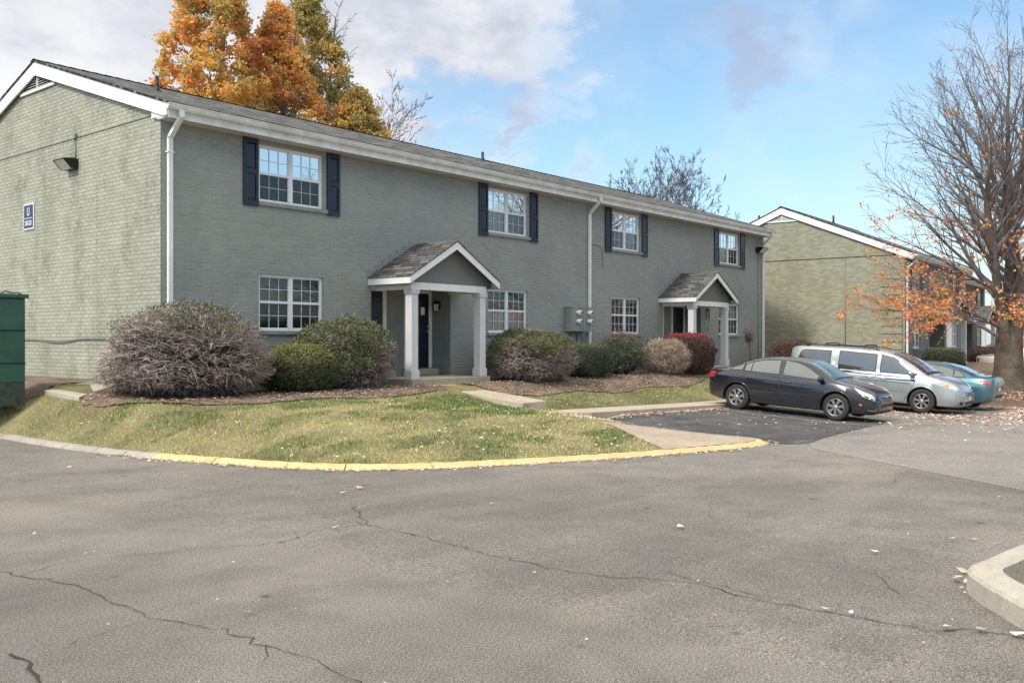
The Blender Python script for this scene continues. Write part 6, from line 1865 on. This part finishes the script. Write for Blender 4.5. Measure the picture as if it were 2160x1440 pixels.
# bark chips in the beds
n = 9000; x = RNG.uniform(-1.8, 19, n); y = RNG.uniform(-2.8, -.1, n)
k = in_poly(x, y, BED1) | in_poly(x, y, BED2)
fallen('mulch_chips', 'reddish-brown bark chips lying on the planting beds', x[k], y[k], lambda a, b: Y(a, b)+.026, .055, [(.28,.19,.14),(.38,.25,.18),(.18,.13,.10),(.52,.40,.31),(.12,.09,.07),(.60,.50,.40)], 9)
# lone big leaves near the camera
lp = [unproj(*p) for p in [(72,1130),(525,1297),(708,1117),(1038,1066),(758,1032),(723,1043),(146,988),(1845,1168),(1740,1290),(1795,1298),(2055,1142),(2030,1210),(2022,1222),(2040,1232),(2028,1245),(2018,1228),(2070,1160),(2010,1140),(1435,1115),(1905,985),(2148,1345),(2070,1335),(2000,1330)]]
x = np.array([p[0] for p in lp]); y = np.array([p[1] for p in lp])
fallen('leaf_litter', 'lone curled leaves on the asphalt near the kerb island', x, y, lambda a, b: A(a, b)+.01, .085, [(.75,.66,.55),(.62,.40,.28),(.8,.72,.62)], 7)
n = 420; x = RNG.uniform(-9, 8, n); y = RNG.uniform(-16, -8, n)
k = ~in_poly(x, y, [p for p in offs(CURB, -.02)]+[(7.65,3),(-2.8,3)])
fallen('leaf_litter', 'tiny bits of leaf scattered thinly over the open asphalt', x[k], y[k], lambda a, b: A(a, b)+.008, .022, PL, 8)

# trees across the road behind the camera (they show in the window glass)
def copy_tree(o, loc, label, rz=0, sc=1):
    r = o.copy(); COL.objects.link(r); r.location = loc; r.rotation_euler = (0, 0, rz); r.scale = (sc, sc, sc); r["label"] = label
    for ch in list(o.children):
        c = ch.copy(); COL.objects.link(c); c.parent = r
    return r
opp = [((6,-44,0),'first bare tree across the road mirrored in the nearest upper window',.3),((24,-46,0),'bare tree across the road mirrored in the second upper window',2.1),((38,-40,0),'bare tree across the road mirrored in the third upper window',4.),((52,-44,0),'bare tree across the road mirrored in the last upper window',5.)]
for loc, lb, rz in opp:
    q = copy_tree(big, loc, lb, rz, 1.15); q["group"] = 'bare trees across the road'

# ------------------------------------------------------------------ sky, sun, camera
SUN_EL, SUN_AZ = R(44), R(-90)     # direction toward the sun: azimuth measured from +y towards +x
wd = bpy.data.worlds.new("World"); SC.world = wd; wd.use_nodes = True
nt = wd.node_tree; nt.nodes.clear()
class W(NT):
    def __init__(s): s.t = nt; s.out = nt.nodes.new('ShaderNodeOutputWorld')
w = W()
sky = w.n('ShaderNodeTexSky', _sky_type='NISHITA', _sun_disc=False, _sun_elevation=SUN_EL, _sun_rotation=SUN_AZ % (2*math.pi), _air_density=1.0, _dust_density=1.2, _ozone_density=1.6)
gen = w.coord('Generated')
nrm = w.n('ShaderNodeVectorMath', _operation='NORMALIZE'); w.l(gen, nrm.inputs[0]); d = nrm.outputs[0]
sp = w.n('ShaderNodeSeparateXYZ'); w.l(d, sp.inputs[0])
def dotv(v):
    v = Vector(v).normalized(); n = w.n('ShaderNodeVectorMath', _operation='DOT_PRODUCT'); w.l(d, n.inputs[0]); n.inputs[1].default_value = tuple(v); return n.outputs['Value']
f = 1972.; th = math.atan2(1641, f); S_, C_ = math.sin(th), math.cos(th)
def pdir(px, py):
    r = (px-1080)/f; u = -(py-717)/f; return (C_+r*S_, S_-r*C_, u)
# clouds on a flat layer overhead
zc = w.math('ADD', w.math('MAXIMUM', sp.outputs[2], 0.0), .16)
cv = w.n('ShaderNodeCombineXYZ'); w.l(w.math('DIVIDE', sp.outputs[0], zc), cv.inputs[0]); w.l(w.math('DIVIDE', sp.outputs[1], zc), cv.inputs[1])
mp = w.mapping(cv.outputs[0], (1,1,1), (3.1,1.7,0))
n1 = w.noise(mp, .75, 6, .52); n2 = w.noise(w.mapping(d, (1,1,1.7), (2,5,1)), 5.0, 7, .58)
wn = w.t.nodes.new('ShaderNodeTexNoise'); wn.inputs['Scale'].default_value = 6.0; wn.inputs['Detail'].default_value = 6; wn.inputs['Roughness'].default_value = .62
w.l(w.mapping(d, (1,1,1.8)), wn.inputs['Vector'])
wv1 = w.n('ShaderNodeVectorMath', _operation='SUBTRACT'); w.l(wn.outputs['Color'], wv1.inputs[0]); wv1.inputs[1].default_value = (.5,.5,.5)
wv2 = w.n('ShaderNodeVectorMath', _operation='SCALE'); w.l(wv1.outputs[0], wv2.inputs[0]); wv2.inputs['Scale'].default_value = .42
wv3 = w.n('ShaderNodeVectorMath', _operation='ADD'); w.l(d, wv3.inputs[0]); w.l(wv2.outputs[0], wv3.inputs[1])
wv4 = w.n('ShaderNodeVectorMath', _operation='NORMALIZE'); w.l(wv3.outputs[0], wv4.inputs[0]); dw = wv4.outputs[0]
def blob(px, py, r0, r1):
    v = Vector(pdir(px, py)).normalized(); n = w.n('ShaderNodeVectorMath', _operation='DOT_PRODUCT'); w.l(dw, n.inputs[0]); n.inputs[1].default_value = tuple(v)
    a0 = math.cos(math.atan(r0/f)); a1 = math.cos(math.atan(r1/f))
    m = w.t.nodes.new('ShaderNodeMapRange'); m.interpolation_type = 'SMOOTHSTEP'; w.l(n.outputs['Value'], m.inputs[0]); m.inputs[1].default_value = a1; m.inputs[2].default_value = a0; return m.outputs[0]
wisp = w.ramp(n2, [(.36,(0,0,0)),(.62,(1,1,1))])
hole = blob(960, 240, 10, 150)
c_a = w.math('MULTIPLY', blob(300, 60, 560, 860), .96)
c_b = w.math('MULTIPLY', blob(900, 60, 90, 330), .9)
c_c = w.math('MULTIPLY', blob(1040, 250, 20, 210), .55)
c_d = w.math('MULTIPLY', w.math('MULTIPLY', blob(2100, 480, 60, 520), .4), wisp)
c_e = w.math('MULTIPLY', w.math('MULTIPLY', blob(1650, 90, 20, 240), .36), wisp)
c_f = w.math('MULTIPLY', w.math('MULTIPLY', blob(1600, 410, 10, 200), .45), wisp)
c_g = w.math('MULTIPLY', w.math('MULTIPLY', blob(1250, 80, 20, 150), .4), wisp)
c_h = w.math('MULTIPLY', w.ramp(n1, [(.50,(0,0,0)),(.72,(1,1,1))]), .35)
up_ = w.t.nodes.new('ShaderNodeMapRange'); up_.interpolation_type = 'SMOOTHSTEP'; w.l(sp.outputs[2], up_.inputs[0]); up_.inputs[1].default_value = .42; up_.inputs[2].default_value = .66  # unseen bright cloud overhead, added to lift the ambient light
cl = c_a
for q in (c_b, c_c, c_d, c_e, c_f, c_g, c_h): cl = w.math('MAXIMUM', cl, q)
cl = w.math('MULTIPLY', cl, w.math('SUBTRACT', 1.0, w.math('MULTIPLY', hole, .8)))
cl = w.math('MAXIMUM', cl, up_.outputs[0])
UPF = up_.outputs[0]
# where the cloud is grey-lavender: the deep middle of the bank, else white
shade = w.noise(w.mapping(d, (1,1,2.0), (7,1,3)), 5.0, 6, .6)
grey = w.math('MAXIMUM', blob(880, 90, 30, 260), w.math('MULTIPLY', blob(330, 20, 20, 300), .55))
grey = w.math('MAXIMUM', grey, blob(1090, 250, 10, 150)); grey = w.math('MAXIMUM', grey, blob(1600, 90, 10, 150))
grey = w.math('MULTIPLY', grey, w.ramp(shade, [(.38,(1,1,1)),(.62,(.12,.12,.12))]))
ccol = w.mix(grey, w.ramp(shade, [(.35,(5.6,5.7,5.9)),(.55,(6.6,6.6,6.6))]), (3.5,3.7,4.5))
ccol = w.mix(UPF, ccol, (11.0,10.8,10.4))  # added overhead cloud made brighter than the visible ones, as fill light
small = w.math('MULTIPLY', w.math('MAXIMUM', blob(1105, 295, 5, 85), blob(1600, 95, 5, 85)), .5)
skyc = w.mix(1.0, sky.outputs[0], (1.12,1.34,1.36), 'MULTIPLY')
# paler toward the horizon
hz = w.math('POWER', w.math('SUBTRACT', 1.0, w.math('MAXIMUM', sp.outputs[2], 0.0), True), 6.0)
skyc = w.mix(w.math('MULTIPLY', hz, .6), skyc, (4.6,5.7,6.0))
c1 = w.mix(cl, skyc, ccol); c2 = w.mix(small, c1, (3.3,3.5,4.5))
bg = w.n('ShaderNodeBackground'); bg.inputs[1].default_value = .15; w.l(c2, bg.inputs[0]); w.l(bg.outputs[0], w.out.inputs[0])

sd = bpy.data.lights.new('sun', 'SUN'); sd.energy = 3.3; sd.angle = R(10); sd.color = (1.0, .93, .82)
so = bpy.data.objects.new('sun', sd); link(so)
v = Vector((math.sin(SUN_AZ)*math.cos(SUN_EL), math.cos(SUN_AZ)*math.cos(SUN_EL), math.sin(SUN_EL)))
so.rotation_euler = v.to_track_quat('Z', 'Y').to_euler(); so.location = (0, 0, 30)

cam = bpy.data.cameras.new('camera'); co = bpy.data.objects.new('camera', cam); link(co)
co.location = (-9.52, -16.71, EZ); co.rotation_euler = (R(90), 0, th-R(90))
cam.sensor_width = 36; cam.lens = 36*1972/2160; cam.shift_y = (717-720)/2160; cam.clip_end = 2000
SC.camera = co
SC.view_settings.view_transform = 'Standard'; SC.view_settings.look = 'None'; SC.view_settings.exposure = 0; SC.view_settings.gamma = 1
SC.render.resolution_x = 1024; SC.render.resolution_y = 682
